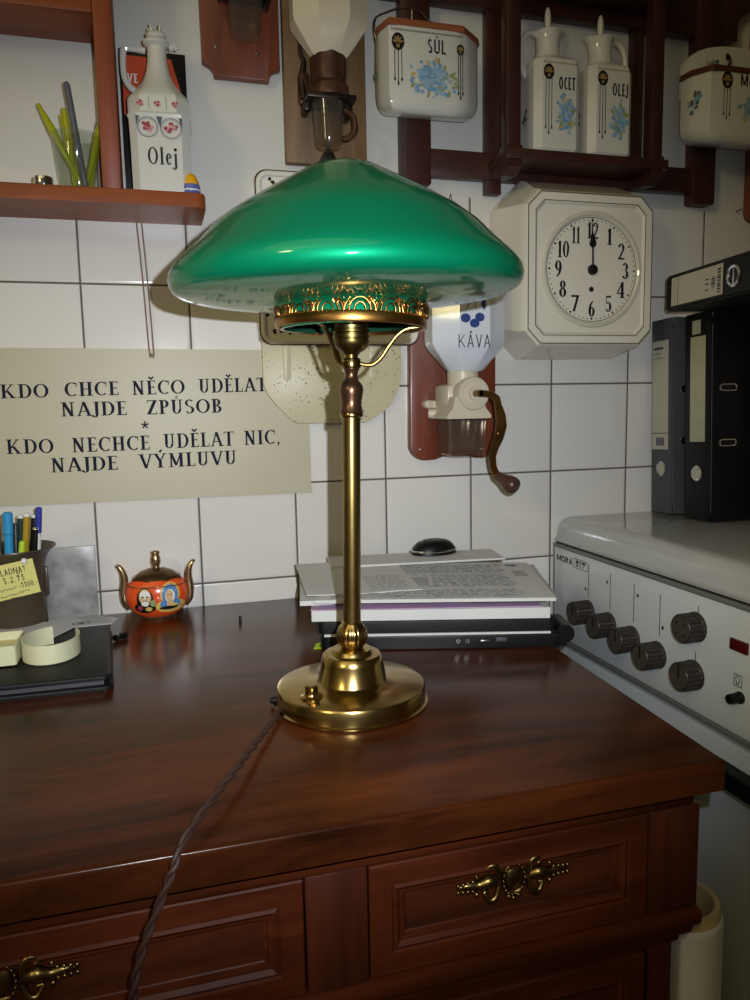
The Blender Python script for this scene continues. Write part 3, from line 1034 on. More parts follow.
# ================================================================== brass lamp
LX, LY = 0.273, -0.452
nv = Vector((LX-CAM.x, LY-CAM.y, 0)).normalized()
rvec = Vector((nv.y, -nv.x, 0))
lamp = thing('table_lamp', 'brass table lamp with a green glass mushroom shade on the dresser', 'lamp', (LX, LY, ZT), math.atan2(rvec.y, rvec.x))
LEAN = Matrix.Translation((0.001, 0, 0)) @ Matrix.Rotation(math.radians(1.15), 4, 'Y')
def lpart(name, mb, m, par=None, sm=35):
    return obj(name, mb, m, par or lamp, sm, local=True)
b = MB().lathe([(0.001, 0), (0.0785, 0.0), (0.0792, 0.0012), (0.0792, 0.0032), (0.0768, 0.0042), (0.0765, 0.0175), (0.0752, 0.0196), (0.072, 0.0206), (0.050, 0.0222), (0.0385, 0.0236), (0.036, 0.0245), (0.001, 0.0245)], n=96)
lpart('base', b, 'brass')
b = MB().lathe([(0.001, 0.0236), (0.0365, 0.0236), (0.0352, 0.0255), (0.0318, 0.044), (0.0306, 0.0495), (0.0285, 0.0518), (0.022, 0.0525), (0.0212, 0.0535), (0.0208, 0.0555), (0.0195, 0.0568), (0.0125, 0.0575), (0.001, 0.0578)], n=72, mx=LEAN)
lpart('base_cone', b, 'brass')
rib = lambda a, z: 1.0+(0.06*abs(math.cos(a*9))-0.03 if 0.061 < z < 0.081 else 0)
b = MB().lathe([(0.001, 0.0572), (0.0105, 0.0572), (0.0125, 0.0600), (0.0146, 0.0640), (0.0156, 0.0690), (0.0152, 0.0740), (0.0135, 0.0788), (0.0112, 0.0815), (0.0108, 0.0835), (0.0095, 0.0850), (0.001, 0.0850)], n=108, mx=LEAN, fn=rib)
lpart('ribbed_knop', b, 'brass', sm=70)
b = MB().lathe([(0.0089, 0.083), (0.0089, 0.293)], n=40, mx=LEAN)
lpart('pole', b, 'brass_pole')
b = MB().lathe([(0.001, 0.2915), (0.0100, 0.2915), (0.0114, 0.2925), (0.0117, 0.2940), (0.0114, 0.2955), (0.0095, 0.2965), (0.001, 0.297)], n=40, mx=LEAN)
lpart('pole_ring', b, 'brass')
b = MB().lathe([(0.001, 0.2962), (0.0122, 0.2962), (0.0112, 0.2985), (0.0100, 0.3035), (0.0102, 0.3085), (0.0113, 0.3140), (0.0118, 0.3185), (0.0114, 0.3222), (0.0098, 0.3250), (0.0078, 0.3270), (0.0064, 0.3295), (0.0060, 0.3330), (0.0066, 0.3365), (0.0078, 0.3385), (0.0078, 0.3400), (0.001, 0.3400)], n=48, mx=LEAN)
lpart('baluster', b, 'bronze', sm=60)
b = MB().lathe([(0.001, 0.3395), (0.0090, 0.3395), (0.0094, 0.3405), (0.0094, 0.3478), (0.0088, 0.3490), (0.0066, 0.3492), (0.0064, 0.3545), (0.001, 0.3545)], n=40, mx=LEAN)
col = lpart('arm_collar', b, 'brass')
for k, az in enumerate((-6, 114, 240)):
    a = math.radians(az)
    d = Vector((math.cos(a), math.sin(a), 0))
    pts = [LEAN @ (d*r+Vector((0, 0, z))) for r, z in ((0.008, 0.3440), (0.016, 0.3425), (0.023, 0.3440), (0.030, 0.3505), (0.037, 0.3610), (0.045, 0.3710), (0.053, 0.3765), (0.063, 0.3785), (0.0735, 0.3790))]
    lpart('arm', MB().tube(pts, 0.0021, 10), 'brass')
b = MB().lathe([(0.001, 0.3525), (0.0075, 0.3525), (0.0085, 0.3545), (0.0130, 0.3570), (0.0165, 0.3605), (0.0178, 0.3640), (0.0180, 0.3660), (0.0168, 0.3668), (0.0168, 0.3676), (0.0181, 0.3684), (0.0181, 0.3716), (0.0168, 0.3722), (0.0168, 0.3730), (0.0181, 0.3738), (0.0181, 0.3760), (0.0165, 0.3770), (0.0165, 0.3850), (0.0172, 0.3860), (0.0172, 0.3885), (0.0165, 0.3895), (0.001, 0.3895)], n=48, mx=LEAN)
sk = lpart('bulb_socket', b, 'socket')
b = MB().lathe([(0.012, 0.3895), (0.0140, 0.394), (0.0150, 0.402), (0.022, 0.418), (0.028, 0.432), (0.030, 0.445), (0.027, 0.460), (0.018, 0.470), (0.001, 0.4745)], n=32, mx=LEAN)
lpart('bulb', b, 'white', sk)
# gallery ring with its pierced crown
b = MB().lathe([(0.0700, 0.3775), (0.0720, 0.3768), (0.0732, 0.3772), (0.0738, 0.3785), (0.0738, 0.3850), (0.0731, 0.3862), (0.0725, 0.3870), (0.0718, 0.3870), (0.0718, 0.3800), (0.0700, 0.3792), (0.0700, 0.3775)], n=96, mx=LEAN, cap=False)
for i in range(120):
    a = 2*PI*i/120
    b.ball(LEAN @ Vector((0.0736*math.cos(a), 0.0736*math.sin(a), 0.3868)), 0.0009, n=6)
gal = lpart('gallery_ring', b, 'gilt')
b = MB()
NA = 16
def cyl(a, z, r=0.0737):
    return LEAN @ Vector((r*math.cos(a), r*math.sin(a), z))
for i in range(NA):
    a0 = -PI/2+0.10+2*PI*i/NA
    da = 2*PI/NA
    zb = 0.3865
    def arch(w_, h_, r_, dz=0.0):
        b.tube([cyl(a0+w_*math.cos(PI*k/8), zb+dz+h_*math.sin(PI*k/8)) for k in range(9)], r_, 6, sub=2)
    arch(da*0.47, 0.0146, 0.0011)
    arch(da*0.34, 0.0115, 0.0010)
    arch(da*0.18, 0.0072, 0.0009)
    for k in range(5):                                   # leaf rays between the arches
        t = math.radians(30+30*k)
        am = a0+da*0.30
        b.tube([cyl(am+da*0.10*math.cos(t), zb+0.0055+0.002*math.sin(t)), cyl(am+da*0.16*math.cos(t), zb+0.0065+0.0055*math.sin(t), 0.0745)], [0.0007, 0.0010], 5, sub=1)
    am = a0+da*0.5
    for s in (-1, 1):                                    # curled volutes where the arches meet
        b.tube([cyl(am, zb), cyl(am+s*da*0.05, zb+0.005), cyl(am+s*da*0.14, zb+0.0085), cyl(am+s*da*0.20, zb+0.006), cyl(am+s*da*0.14, zb+0.0045)], [0.0014, 0.0014, 0.0012, 0.001, 0.0008], 6, sub=3)
    b.ball(cyl(am, zb+0.0065, 0.0742), 0.0018, n=6)
    b.ball(cyl(am, zb+0.0105, 0.0742), 0.0012, n=6)
lpart('pierced_crown', b, 'gilt', gal, 70)
# the shade: a closed mushroom of green cased glass
SH = Matrix.Translation((0.0056, -0.0016, 0.4202)) @ Matrix.Rotation(math.radians(-0.75), 4, 'Y') @ Matrix.Rotation(math.radians(1.04), 4, 'X')
outer = [(0.0660, -0.0420), (0.0664, -0.0330), (0.0675, -0.0270), (0.0700, -0.0232), (0.0745, -0.0208), (0.0840, -0.0194), (0.0974, -0.0190), (0.1125, -0.0181), (0.1276, -0.0166), (0.1411, -0.0150), (0.1520, -0.0132), (0.1598, -0.0112), (0.1645, -0.0082), (0.1671, -0.0036), (0.1680, 0.0018), (0.1665, 0.0080), (0.1621, 0.0142), (0.1553, 0.0211), (0.1444, 0.0310), (0.1293, 0.0467), (0.1117, 0.0603), (0.0924, 0.0720), (0.0722, 0.0838), (0.0521, 0.0949), (0.0353, 0.1042), (0.0269, 0.1069)]
inner = [(max(r-0.003, 0.02), z-(0.0025 if z > 0.002 else -0.0025)) for r, z in outer]
inner[-1] = (0.0268, 0.1040)
inner[0] = (0.0630, -0.0420)
b = MB()
b.lathe(outer, n=128, mx=SH, cap=False)
b.lathe([outer[-1], inner[-1]], n=128, mx=SH, cap=False)
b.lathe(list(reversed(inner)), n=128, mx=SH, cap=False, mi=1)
b.lathe([inner[0], outer[0]], n=128, mx=SH, cap=False)
lpart('glass_shade', b, ['green', 'greenin'], sm=60)
b = MB()
sx_, sy_ = -0.0385, -0.041
b.lathe([(0.001, 0.021), (0.0112, 0.021), (0.0112, 0.0228), (0.0102, 0.0235), (0.0074, 0.0242), (0.0068, 0.0250), (0.0062, 0.0300), (0.0066, 0.0312), (0.0066, 0.0335), (0.0055, 0.0345), (0.001, 0.0347)], c=(sx_, sy_, 0), n=28)
lpart('push_switch', b, 'brass')
b = MB()
b.lathe([(0.001, -0.006), (0.003, -0.006), (0.004, -0.003), (0.004, 0.006), (0.001, 0.006)], n=14, mx=Matrix.Translation((-0.0765, -0.006, 0.006)) @ Matrix.Rotation(PI/2, 4, 'Y'))
lpart('cord_grommet', b, 'blackplastic')
def cordpts():
    base = [(0.197, -0.464, 0.762), (0.1895, -0.484, 0.7625), (0.176, -0.516, 0.764), (0.165, -0.541, 0.7665), (0.145, -0.588, 0.770), (0.118, -0.642, 0.7705), (0.103, -0.668, 0.767), (0.0945, -0.682, 0.7615), (0.0895, -0.6885, 0.752), (0.080, -0.6895, 0.731), (0.0665, -0.6895, 0.698), (0.0590, -0.6895, 0.664), (0.056, -0.690, 0.600), (0.055, -0.692, 0.450), (0.06, -0.69, 0.25), (0.05, -0.695, 0.08), (0.02, -0.70, 0.006), (-0.06, -0.74, 0.004)]
    return base
b = MB()
P = [Vector(p) for p in cordpts()]
# two twisted strands
Q = []
for i in range(len(P)-1):
    p0 = P[i-1] if i else P[0]*2-P[1]
    p1, p2 = P[i], P[i+1]
    p3 = P[i+2] if i+2 < len(P) else P[i+1]*2-P[i]
    for k in range(14):
        t = k/14
        Q.append(0.5*((2*p1)+(-p0+p2)*t+(2*p0-5*p1+4*p2-p3)*t*t+(-p0+3*p1-3*p2+p3)*t**3))
Q.append(P[-1])
for s in (0, PI):
    pts = []
    L = 0
    for i, q in enumerate(Q):
        if i: L += (q-Q[i-1]).length
        t = (Q[min(i+1, len(Q)-1)]-Q[max(i-1, 0)]).normalized()
        n1 = t.cross(Vector((0.3, 0.2, 1))).normalized()
        n2 = t.cross(n1)
        a = L*160+s
        pts.append(q+(n1*math.cos(a)+n2*math.sin(a))*0.0015)
    b.tube(pts, 0.0019, 7, sub=1)
obj('cord', b, 'cord', lamp)

# ================================================================== pine wall shelf on the left and what stands on it
SB, SF = 1.327, -0.1055
ST = SB+0.0195
sh = thing('wall_shelf', 'orange brown pine wall shelf holding an oil bottle and a glass of sticks', 'shelf', (0, 0, SB))
b = MB()
b.prism(rrect(-0.45, 0.1735, SF, 0.0, (0.004, 0.012, 0.001, 0.001), 4), (0, 0, SB), (1, 0, 0), (0, 1, 0), ST-SB, bv=0.003)
obj('shelf_board', b, 'shelf', sh)
b = MB()
b.box(0.0425, 0.0665, -0.099, -0.001, ST, 1.75, 0.003)
obj('upright', b, 'shelfz', sh)
b = MB()
b.box(-0.45, 0.0422, -0.091, -0.001, 1.5635, 1.582, 0.002)
b.box(-0.45, 0.0422, -0.091, -0.082, 1.5822, 1.62, 0.002)
obj('upper_shelf_board', b, 'shelf', sh)

# oil bottle: faceted white china with rose medallions
bx, by = 0.1205, -0.058
ob = thing('oil_bottle', 'tall white china bottle lettered Olej on the pine shelf', 'bottle', (bx, by, ST), math.radians(-4))
OS = Matrix.Diagonal((1.13, 1.10, 1.065, 1))
def octo(r, z, k=0.42):
    """octagon: wide faces with cut corners"""
    c = r*k
    return [Vector((x, y, z)) for x, y in ((-r+c, -r), (r-c, -r), (r, -r+c), (r, r-c), (r-c, r), (-r+c, r), (-r, r-c), (-r, -r+c))]
def rnd_ring(r, z, n=8):
    return [Vector((r*math.cos(2*PI*(i+0.5)/n-0.75*PI), r*math.sin(2*PI*(i+0.5)/n-0.75*PI), z)) for i in range(n)]
def octsm(r, z, k, n=5):
    """octagon with n points per side for smooth blending into a round neck"""
    o = octo(r, z, k)
    out = []
    for i in range(8):
        p, q = o[i], o[(i+1) % 8]
        for j in range(n):
            out.append(p.lerp(q, j/n))
    return out
def blend(r, z, k, t, rc, n=5):
    o = octsm(r, z, k, n)
    out = []
    for p in o:
        a = math.atan2(p.y, p.x)
        out.append(p.lerp(Vector((rc*math.cos(a), rc*math.sin(a), z)), t))
    return out
b = MB()
R = [blend(0.0325, 0.0, 0.26, 0, 0.03), blend(0.0335, 0.003, 0.26, 0, 0.03), blend(0.0338, 0.060, 0.26, 0, 0.03), blend(0.0345, 0.088, 0.26, 0, 0.03), blend(0.0366, 0.093, 0.30, 0, 0.03), blend(0.0352, 0.0955, 0.42, 0, 0.03),
     blend(0.0352, 0.1130, 0.42, 0, 0.03), blend(0.0335, 0.1185, 0.42, 0.15, 0.034), blend(0.0280, 0.127, 0.42, 0.6, 0.0280), blend(0.024, 0.140, 0.4, 1, 0.0195), blend(0.02, 0.153, 0.4, 1, 0.0142), blend(0.02, 0.166, 0.4, 1, 0.0116), blend(0.02, 0.184, 0.4, 1, 0.0110),
     blend(0.02, 0.187, 0.4, 1, 0.0152), blend(0.02, 0.190, 0.4, 1, 0.0160), blend(0.02, 0.1935, 0.4, 1, 0.0125), blend(0.02, 0.197, 0.4, 1, 0.008)]
b.loft(R)
b.bm.transform(OS)
obj('body', b, 'china', ob, 30, local=True)
b = MB()
b.tube([(0.014, 0, 0.186), (0.021, 0, 0.187), (0.024, 0, 0.184)], [0.005, 0.0042, 0.003], 8, sub=4)
b.bm.transform(OS)
obj('spout', b, 'china', ob, local=True)
b = MB()
b.tube([(-0.013, 0, 0.180), (-0.024, 0, 0.181), (-0.0345, 0, 0.1815), (-0.0385, 0, 0.178), (-0.0395, 0, 0.160), (-0.0385, 0, 0.146), (-0.033, 0, 0.136), (-0.0255, 0, 0.130)], [0.004, 0.0036, 0.0038, 0.004, 0.0036, 0.0036, 0.004, 0.0045], 8, sub=3)
b.bm.transform(OS)
obj('handle', b, 'china', ob, local=True)
b = MB()
b.lathe([(0.001, 0.194), (0.010, 0.195), (0.0125, 0.1985), (0.010, 0.2015), (0.006, 0.2035), (0.001, 0.204)], n=20)
for i in range(5):
    t = 2*PI*i/5+0.3
    b.tube([(0.008*math.cos(t), 0.008*math.sin(t), 0.201), (0.0095*math.cos(t), 0.0095*math.sin(t), 0.209)], [0.0022, 0.001], 6, sub=1)
b.bm.transform(OS)
obj('crown_stopper', b, 'china', ob, local=True)
pn = Pen()
text(pn, 'Olej', -0.0145, 0.0330, 0.0205, 0.0335, W=0.19, T=0.06, serif=True, gap=0.14)
for cx, cy, r in ((-0.0130, 0.0765, 0.0120), (0.0135, 0.0755, 0.0124)):
    pn.ring(cx, cy, r, r, 0.0008, 0.0008, 0, 360, 1)
    pn.ring(cx, cy, r*0.86, r*0.86, 0.0004, 0.0004, 0, 360, 1)
    rr = random.Random(int(cx*1e5))
    for k in range(22):
        a = rr.uniform(0, 2*PI); q = rr.uniform(0, 0.52)*r
        pn.ell(cx+q*math.cos(a), cy+q*math.sin(a), 0.0024, 0.0021, 2 if k % 3 else 3, 8)
pn.add([(-0.003, 0.089), (0.004, 0.089), (0.0012, 0.0765)], 1)
pn.add([(-0.0262, 0.089), (-0.0215, 0.089), (-0.0255, 0.078)], 1)
pn.add([(0.0265, 0.088), (0.0225, 0.088), (0.0262, 0.076)], 1)
for dx in (-0.020, -0.001, 0.019):
    for k in range(6):
        a = k*1.05+dx*200
        pn.ell(dx+0.0022*math.cos(a), 0.104+0.0022*math.sin(a), 0.0019, 0.0016, 2 if k % 2 else 3, 7)
for dx in (-0.0105, 0.009):
    pn.rect(dx, dx+0.0005, 0.0965, 0.1125, 1)
# keep the print on the flat front face
def ob_front(z):
    tab = [(0.0, 0.0325), (0.003, 0.0335), (0.060, 0.0338), (0.088, 0.0345), (0.093, 0.0366), (0.0955, 0.0352), (0.13, 0.0352)]
    for (z0, r0), (z1, r1) in zip(tab, tab[1:]):
        if z0 <= z <= z1:
            return -(r0+(r1-r0)*(z-z0)/(z1-z0))
    return -0.0352
flat('decoration', [([OS @ Vector((x, ob_front(y)-0.0007-5e-6*k, y)) for x, y in pts], mi) for k, (pts, mi) in enumerate(pn.p)], ['black', 'greyprint', 'rose', 'palerose'], ob, local=True)

# book behind the bottle
bk = thing('book', 'black and red book standing behind the china oil bottle', 'book', (0.115, -0.012, ST))
b = MB()
b.box(0.072, 0.160, -0.016, -0.0135, ST, 1.556, 0.0008)
b.box(0.072, 0.160, -0.0025, -0.0005, ST, 1.556, 0.0008)
b.box(0.0705, 0.0725, -0.016, -0.0005, ST, 1.556, 0.0006)
obj('cover', b, 'bookblack', bk)
b = MB().box(0.0726, 0.1575, -0.0136, -0.0024, ST+0.002, 1.553)
obj('pages', b, 'bookpage', bk, None)
pn = Pen()
pn.add([(0.0735, 1.470), (0.152, 1.400), (0.152, 1.505), (0.140, 1.5475), (0.0735, 1.5475)], 0)
text(pn, 'VE', 0.080, 1.512, 0.012, 0.014, W=0.2, T=0.12, serif=True, mi=1)
flat('cover_print', pn.to3d((0, -0.016, 0), (1, 0, 0), (0, 0, 1), 0.0006), ['bookred', 'white'], bk)
# framed edge that shows pale left and right of the book
pl = MB().box(0.0685, 0.1655, -0.0002, -0.0000, 1.3466, 1.3470)

# drinking glass with lime glass sticks and a pen
gx, gy = 0.011, -0.060
gl = thing('drinking_glass', 'clear drinking glass full of sticks on the pine shelf', 'glass', (gx, gy, ST))
b = MB()
b.lathe([(0.001, 0.0), (0.0215, 0.0), (0.0225, 0.002), (0.0300, 0.0745), (0.0298, 0.0755), (0.0290, 0.0745), (0.0212, 0.007), (0.019, 0.005), (0.001, 0.005)], n=48)
obj('tumbler', b, 'glass', gl, local=True)
def stick(x0, y0, z0, x1, y1, z1, r, m, label, cat, name, kind):
    t = MB()
    p0, p1 = Vector((x0, y0, z0)), Vector((x1, y1, z1))
    if kind == 'lime':
        pts = [p0.lerp(p1, k/6) for k in range(7)]
        t.tube(pts, [r*0.75, r*0.8, r*0.9, r*1.25, r*1.6, r*1.2, r*0.7], 10, sub=3)
    else:
        pts = [p0.lerp(p1, k) for k in (0, 0.02, 0.5, 0.97, 1.0)]
        t.tube(pts, [r*0.6, r, r, r, r*0.6], 12, sub=1)
    tag(obj(name, t, m), label, cat, 'sticks in the drinking glass')
zb = ST+0.0065
stick(gx+0.006, gy-0.008, zb, gx-0.045, gy+0.012, 1.462, 0.0036, 'limeglass', 'lime glass stick leaning furthest left in the drinking glass', 'stick', 'stirring_stick', 'lime')
stick(gx+0.003, gy+0.010, zb, gx-0.018, gy+0.016, 1.452, 0.0036, 'limeglass', 'short lime glass stick just right of the leftmost one', 'stick', 'stirring_stick', 'lime')
stick(gx-0.004, gy+0.002, zb, gx-0.0135, gy+0.008, 1.458, 0.0038, 'limeglass', 'upright lime glass stick left of the grey pen', 'stick', 'stirring_stick', 'lime')
stick(gx+0.013, gy+0.006, zb, gx+0.034, gy+0.014, 1.455, 0.0038, 'limeglass', 'lime glass stick leaning right at the back of the glass', 'stick', 'stirring_stick', 'lime')
stick(gx+0.008, gy-0.002, zb, gx+0.040, gy+0.004, 1.463, 0.0040, 'limeglass', 'lime glass stick leaning right, its tip against the upright', 'stick', 'stirring_stick', 'lime')
stick(gx+0.009, gy-0.013, zb, gx-0.007, gy-0.006, 1.486, 0.0042, 'greypen', 'thick grey pen standing tallest in the drinking glass', 'pen', 'pen', 'pen')
t = MB().tube([(0.0375, -0.030, ST), (0.0375, -0.030, ST+0.004), (0.037, -0.026, 1.446), (0.037, -0.0255, 1.452)], [0.003, 0.0036, 0.0036, 0.002], 10, sub=1)
tag(obj('wooden_stick', t, 'mauve'), 'mauve grey stick standing between the glass and the upright', 'stick')
# metal ring and toy egg
t = MB().lathe([(0.0080, 0), (0.0112, 0), (0.0116, 0.001), (0.0116, 0.0105), (0.0112, 0.0118), (0.0095, 0.0118), (0.0090, 0.0105), (0.0090, 0.003), (0.0080, 0.002), (0.0080, 0)], c=(-0.0295, -0.088, ST), n=40, cap=False)
t.lathe([(0.0005, 0.0005), (0.0085, 0.0005), (0.0085, 0.002), (0.0005, 0.002)], c=(-0.0295, -0.088, ST), n=32)
tag(obj('metal_cap', t, 'chrome'), 'small shiny metal cap at the left end of the pine shelf', 'cap')
eg = thing('egg_toy', 'small yellow topped blue egg at the right end of the pine shelf', 'toy', (0.1555, -0.088, ST))
t = MB().lathe([(0.001, 0), (0.0095, 0.0), (0.0120, 0.002), (0.0128, 0.005), (0.0126, 0.0095), (0.0116, 0.0125), (0.001, 0.0128)], n=32)
obj('cup', t, 'eggblue', eg, 50, local=True)
t = MB().lathe([(0.0128, 0.0042), (0.01305, 0.0048), (0.0130, 0.0056), (0.0127, 0.0060)], n=32, cap=False)
obj('stripe', t, 'white', eg, 50, local=True)
t = MB().lathe([(0.001, 0.0124), (0.0112, 0.0124), (0.0108, 0.0160), (0.0088, 0.0210), (0.0076, 0.0240), (0.0055, 0.0265), (0.001, 0.0272)], n=32)
obj('yolk_top', t, 'yolk', eg, 60, local=True)

# ================================================================== lettered sign with its string
sg = thing('sign', 'cream wall sign with blue serif lettering hanging from a string', 'sign', (0.09, 0, 0.925))
SX0, SX1 = -0.165, 0.3255
b = MB()
b.prism([(SX0, 0.9265), (SX1, 0.9240), (SX1-0.002, 1.1465), (-0.108, 1.1495), (SX0, 1.146)], (0, -0.0005, 0), (1, 0, 0), (0, 0, 1), 0.0035)
obj('board', b, 'sign', sg)
SYF = -0.0040
def wall_xz(px, py, Y):
    d = fw + rt2*((px-375)/FPX) - up2*((py-500)/FPX)
    t = (Y-CAM.y)/d.y
    q = CAM+d*t
    return q.x, q.z
pn = Pen()
def word(s, px0, px1, pyb0, pyb1, hpx):
    x0, z0 = wall_xz(px0, pyb0, SYF)
    x1, z1 = wall_xz(px1, pyb1, SYF)
    _, zt = wall_xz(px0, pyb0-hpx, SYF)
    t = Pen()
    text(t, s, 0, 0, zt-z0, x1-x0, W=0.175, T=0.064, serif=True, gap=0.10)
    sl = (z1-z0)/(x1-x0)
    for pts, mi in t.p:
        pn.add([(x0+x, z0+y+sl*x) for x, y in pts], mi)
word('KDO', 1, 49, 398.5, 397.5, 14)
word('CHCE', 65, 119, 396.5, 395, 14)
word('NĚCO', 132, 185, 395, 393.5, 14)
word('UDĚLAT,', 199, 271, 393, 391, 14)
word('NAJDE', 61, 127, 416.5, 415, 14.2)
word('ZPŮSOB', 147, 222, 414.5, 412.5, 14.2)
word('KDO', 7, 54, 454, 453, 14.5)
word('NECHCE', 72, 150, 452.5, 449.5, 14.5)
word('UDĚLAT', 164, 234, 448.5, 445.5, 14.5)
word('NIC,', 244, 280, 445, 443.5, 14.2)
word('NAJDE', 51, 118, 472.5, 469.5, 14.2)
word('VÝMLUVU', 140, 237, 468.5, 464, 14.2)
ax, az = wall_xz(145, 425, SYF)
for k in range(5):
    t = PI/2+2*PI*k/5
    pn.line(ax, az, ax+0.0055*math.cos(t), az+0.0055*math.sin(t), 0.0022)
flat('lettering', pn.to3d((0, SYF, 0), (1, 0, 0), (0, 0, 1), 0.0004), 'ink', sg)
b = MB()
b.tube([(0.0815, -0.002, 1.3268), (0.086, -0.0035, 1.24), (0.0895, -0.0045, 1.143), (0.0925, -0.006, 1.1415), (0.0955, -0.0045, 1.143), (0.0925, -0.0035, 1.24), (0.0885, -0.002, 1.3268)], 0.0011, 6, sub=5)
obj('string', b, 'string', sg)

# ================================================================== enamelled wall holder behind the lamp
eh = thing('enamel_wall_holder', 'white enamel wall panel above a stained cream backplate behind the lamp', 'holder', (0.37, 0, 1.034))
b = MB()
lo = [(0.254, 1.158), (0.254, 1.096), (0.258, 1.082), (0.273, 1.062), (0.298, 1.037), (0.306, 1.0335), (0.414, 1.0325), (0.423, 1.036), (0.450, 1.052), (0.463, 1.067), (0.472, 1.087), (0.476, 1.105), (0.476, 1.158)]
b.prism(lo, (0, -0.0045, 0), (1, 0, 0), (0, 0, 1), 0.0065, bv=0.0015)
bp_ = obj('backplate', b, 'cream_plate', eh)
for x0, x1 in ((0.2855, 0.2965), (0.4215, 0.4345)):
    b = MB()
    b.prism(rrect(x0, x1, 1.100, 1.156, (0.005, 0.005, 0.001, 0.001), 5), (0, -0.0106, 0), (1, 0, 0), (0, 0, 1), 0.004, bv=0.0012)
    obj('raised_rib', b, 'cream_plate', bp_)
b = MB()
b.prism(rrect(0.2525, 0.5030, 1.1545, 1.4060, 0.016, 6), (0, -0.0005, 0), (1, 0, 0), (0, 0, 1), 0.017, bv=0.003)
ep = obj('enamel_panel', b, 'enamel', eh)
pr = [(x, -0.0185, z) for x, z in rrect(0.2565, 0.4990, 1.1585, 1.4020, 0.014, 6)]
obj('rolled_rim', MB().tube(pr, 0.0042, 10, sub=1, closed=True), 'enamel', ep, 60)
pr = [(x, -0.0180, z) for x, z in rrect(0.2520, 0.5035, 1.1540, 1.4065, 0.017, 6)]
obj('dark_edge', MB().tube(pr, 0.0012, 6, sub=1, closed=True), 'rust', ep, 60)
pn = Pen()
rr = random.Random(5)
for cx, cz, n, sx2 in ((0.287, 1.1735, 9, 0.014), (0.462, 1.1745, 11, 0.013), (0.2755, 1.392, 4, 0.004), (0.262, 1.2, 3, 0.002)):
    for k in range(n):
        x, z = cx+rr.uniform(-1, 1)*sx2, cz+rr.uniform(-1, 1)*0.003
        pn.add([(x+rr.uniform(0.5, 1)*0.0036*math.cos(2*PI*i/7), z+rr.uniform(0.4, 1.2)*0.0034*math.sin(2*PI*i/7)) for i in range(7)])
flat('chips', pn.to3d((0, -0.0175, 0), (1, 0, 0), (0, 0, 1), 0.0004), 'black', ep)

# ================================================================== wall coffee grinders
# 1: on a red plaque with notched corners, cropped by the top of the photo
g1 = thing('coffee_grinder', 'glass cup of a grinder on a red brown plaque with notched corners', 'grinder', (0.238, 0, 1.532))
def notch(cx, cz, r, a0, a1, n=6):
    return [(cx+r*math.cos(math.radians(a0+(a1-a0)*i/n)), cz+r*math.sin(math.radians(a0+(a1-a0)*i/n))) for i in range(n+1)]
pq = [(0.1815, 1.80), (0.1835, 1.5515)] + notch(0.1835, 1.5330, 0.0165, 90, 0)[1:] + [(0.279, 1.5325)] + notch(0.2955, 1.5330, 0.0165, 180, 90) + [(0.2955, 1.80)]
b = MB().prism(pq, (0, -0.0002, 0), (1, 0, 0), (0, 0, 1), 0.014, bv=0.002)
obj('plaque', b, 'plaque', g1)
for x, z in ((0.2035, 1.5715), (0.2620, 1.5690)):
    b = MB()
    b.lathe([(0.0005, 0), (0.0028, 0), (0.0024, 0.0012), (0.0005, 0.0018)], n=14, mx=Matrix.Translation((x, -0.0142, z)) @ Matrix.Rotation(PI/2, 4, 'X'))
    obj('screw', b, 'steel', g1)
def square_cup(x0, x1, y0, y1, z0, z1, taper, t=0.0025):
    b = MB()
    def ring(x0, x1, y0, y1, z, r):
        return [Vector((x, y, z)) for x, y in rrect(x0, x1, y0, y1, r, 4)]
    R = [ring(x0+taper+0.003, x1-taper-0.003, y0+taper+0.003, y1-taper-0.003, z0, 0.003), ring(x0+taper, x1-taper, y0+taper, y1-taper, z0+0.003, 0.005), ring(x0, x1, y0, y1, z1, 0.005),
         ring(x0+t, x1-t, y0+t, y1-t, z1, 0.004), ring(x0+taper+t, x1-taper-t, y0+taper+t, y1-taper-t, z0+0.008, 0.004)]
    b.loft(R)
    return b
obj('glass_cup', square_cup(0.2185, 0.2665, -0.066, -0.018, 1.578, 1.632, 0.004), 'smoke', g1)
b = MB()
b.box(0.208, 0.279, -0.060, -0.0140, 1.6320, 1.6385, 0.002)
b.box(0.272, 0.280, -0.058, -0.0140, 1.6250, 1.6330, 0.002)
b.box(0.222, 0.264, -0.058, -0.0140, 1.6385, 1.70, 0.006)
obj('cup_bracket', b, 'darkiron', g1)

# 2: on an old plain board behind the shade
g2 = thing('coffee_grinder', 'old rusty coffee grinder with white china jar on a plain brown board', 'grinder', (0.364, 0, 1.42))
b = MB().box(0.3000, 0.4245, -0.0165, -0.0002, 1.420, 1.80, 0.002)
obj('board', b, 'oldboard', g2)
gcx, gcy = 0.3590, -0.058
def octring(cx, cy, r, z, rot=0.0, n=8, ky=1.0):
    return [Vector((cx+r*math.cos(2*PI*(i+0.5)/n+rot), cy+ky*r*math.sin(2*PI*(i+0.5)/n+rot), z)) for i in range(n)]
b = MB()
b.loft([octring(gcx, gcy, r, z, ky=0.72) for r, z in ((0.022, 1.552), (0.029, 1.556), (0.0565, 1.592), (0.0580, 1.598), (0.0580, 1.76), (0.05, 1.78))])
j2 = obj('china_jar', b, 'china_warm', g2, 30)
b = MB()
b.lathe([(0.001, 1.500), (0.028, 1.500), (0.029, 1.503), (0.0285, 1.515), (0.0235, 1.521), (0.0255, 1.530), (0.0260, 1.560), (0.0285, 1.565), (0.001, 1.566)], c=(gcx, -0.052, 0), n=32)
b.box(gcx-0.020, gcx+0.020, -0.045, -0.016, 1.500, 1.556, 0.006)
b.box(gcx-0.040, gcx-0.022, -0.030, -0.016, 1.498, 1.545, 0.006)
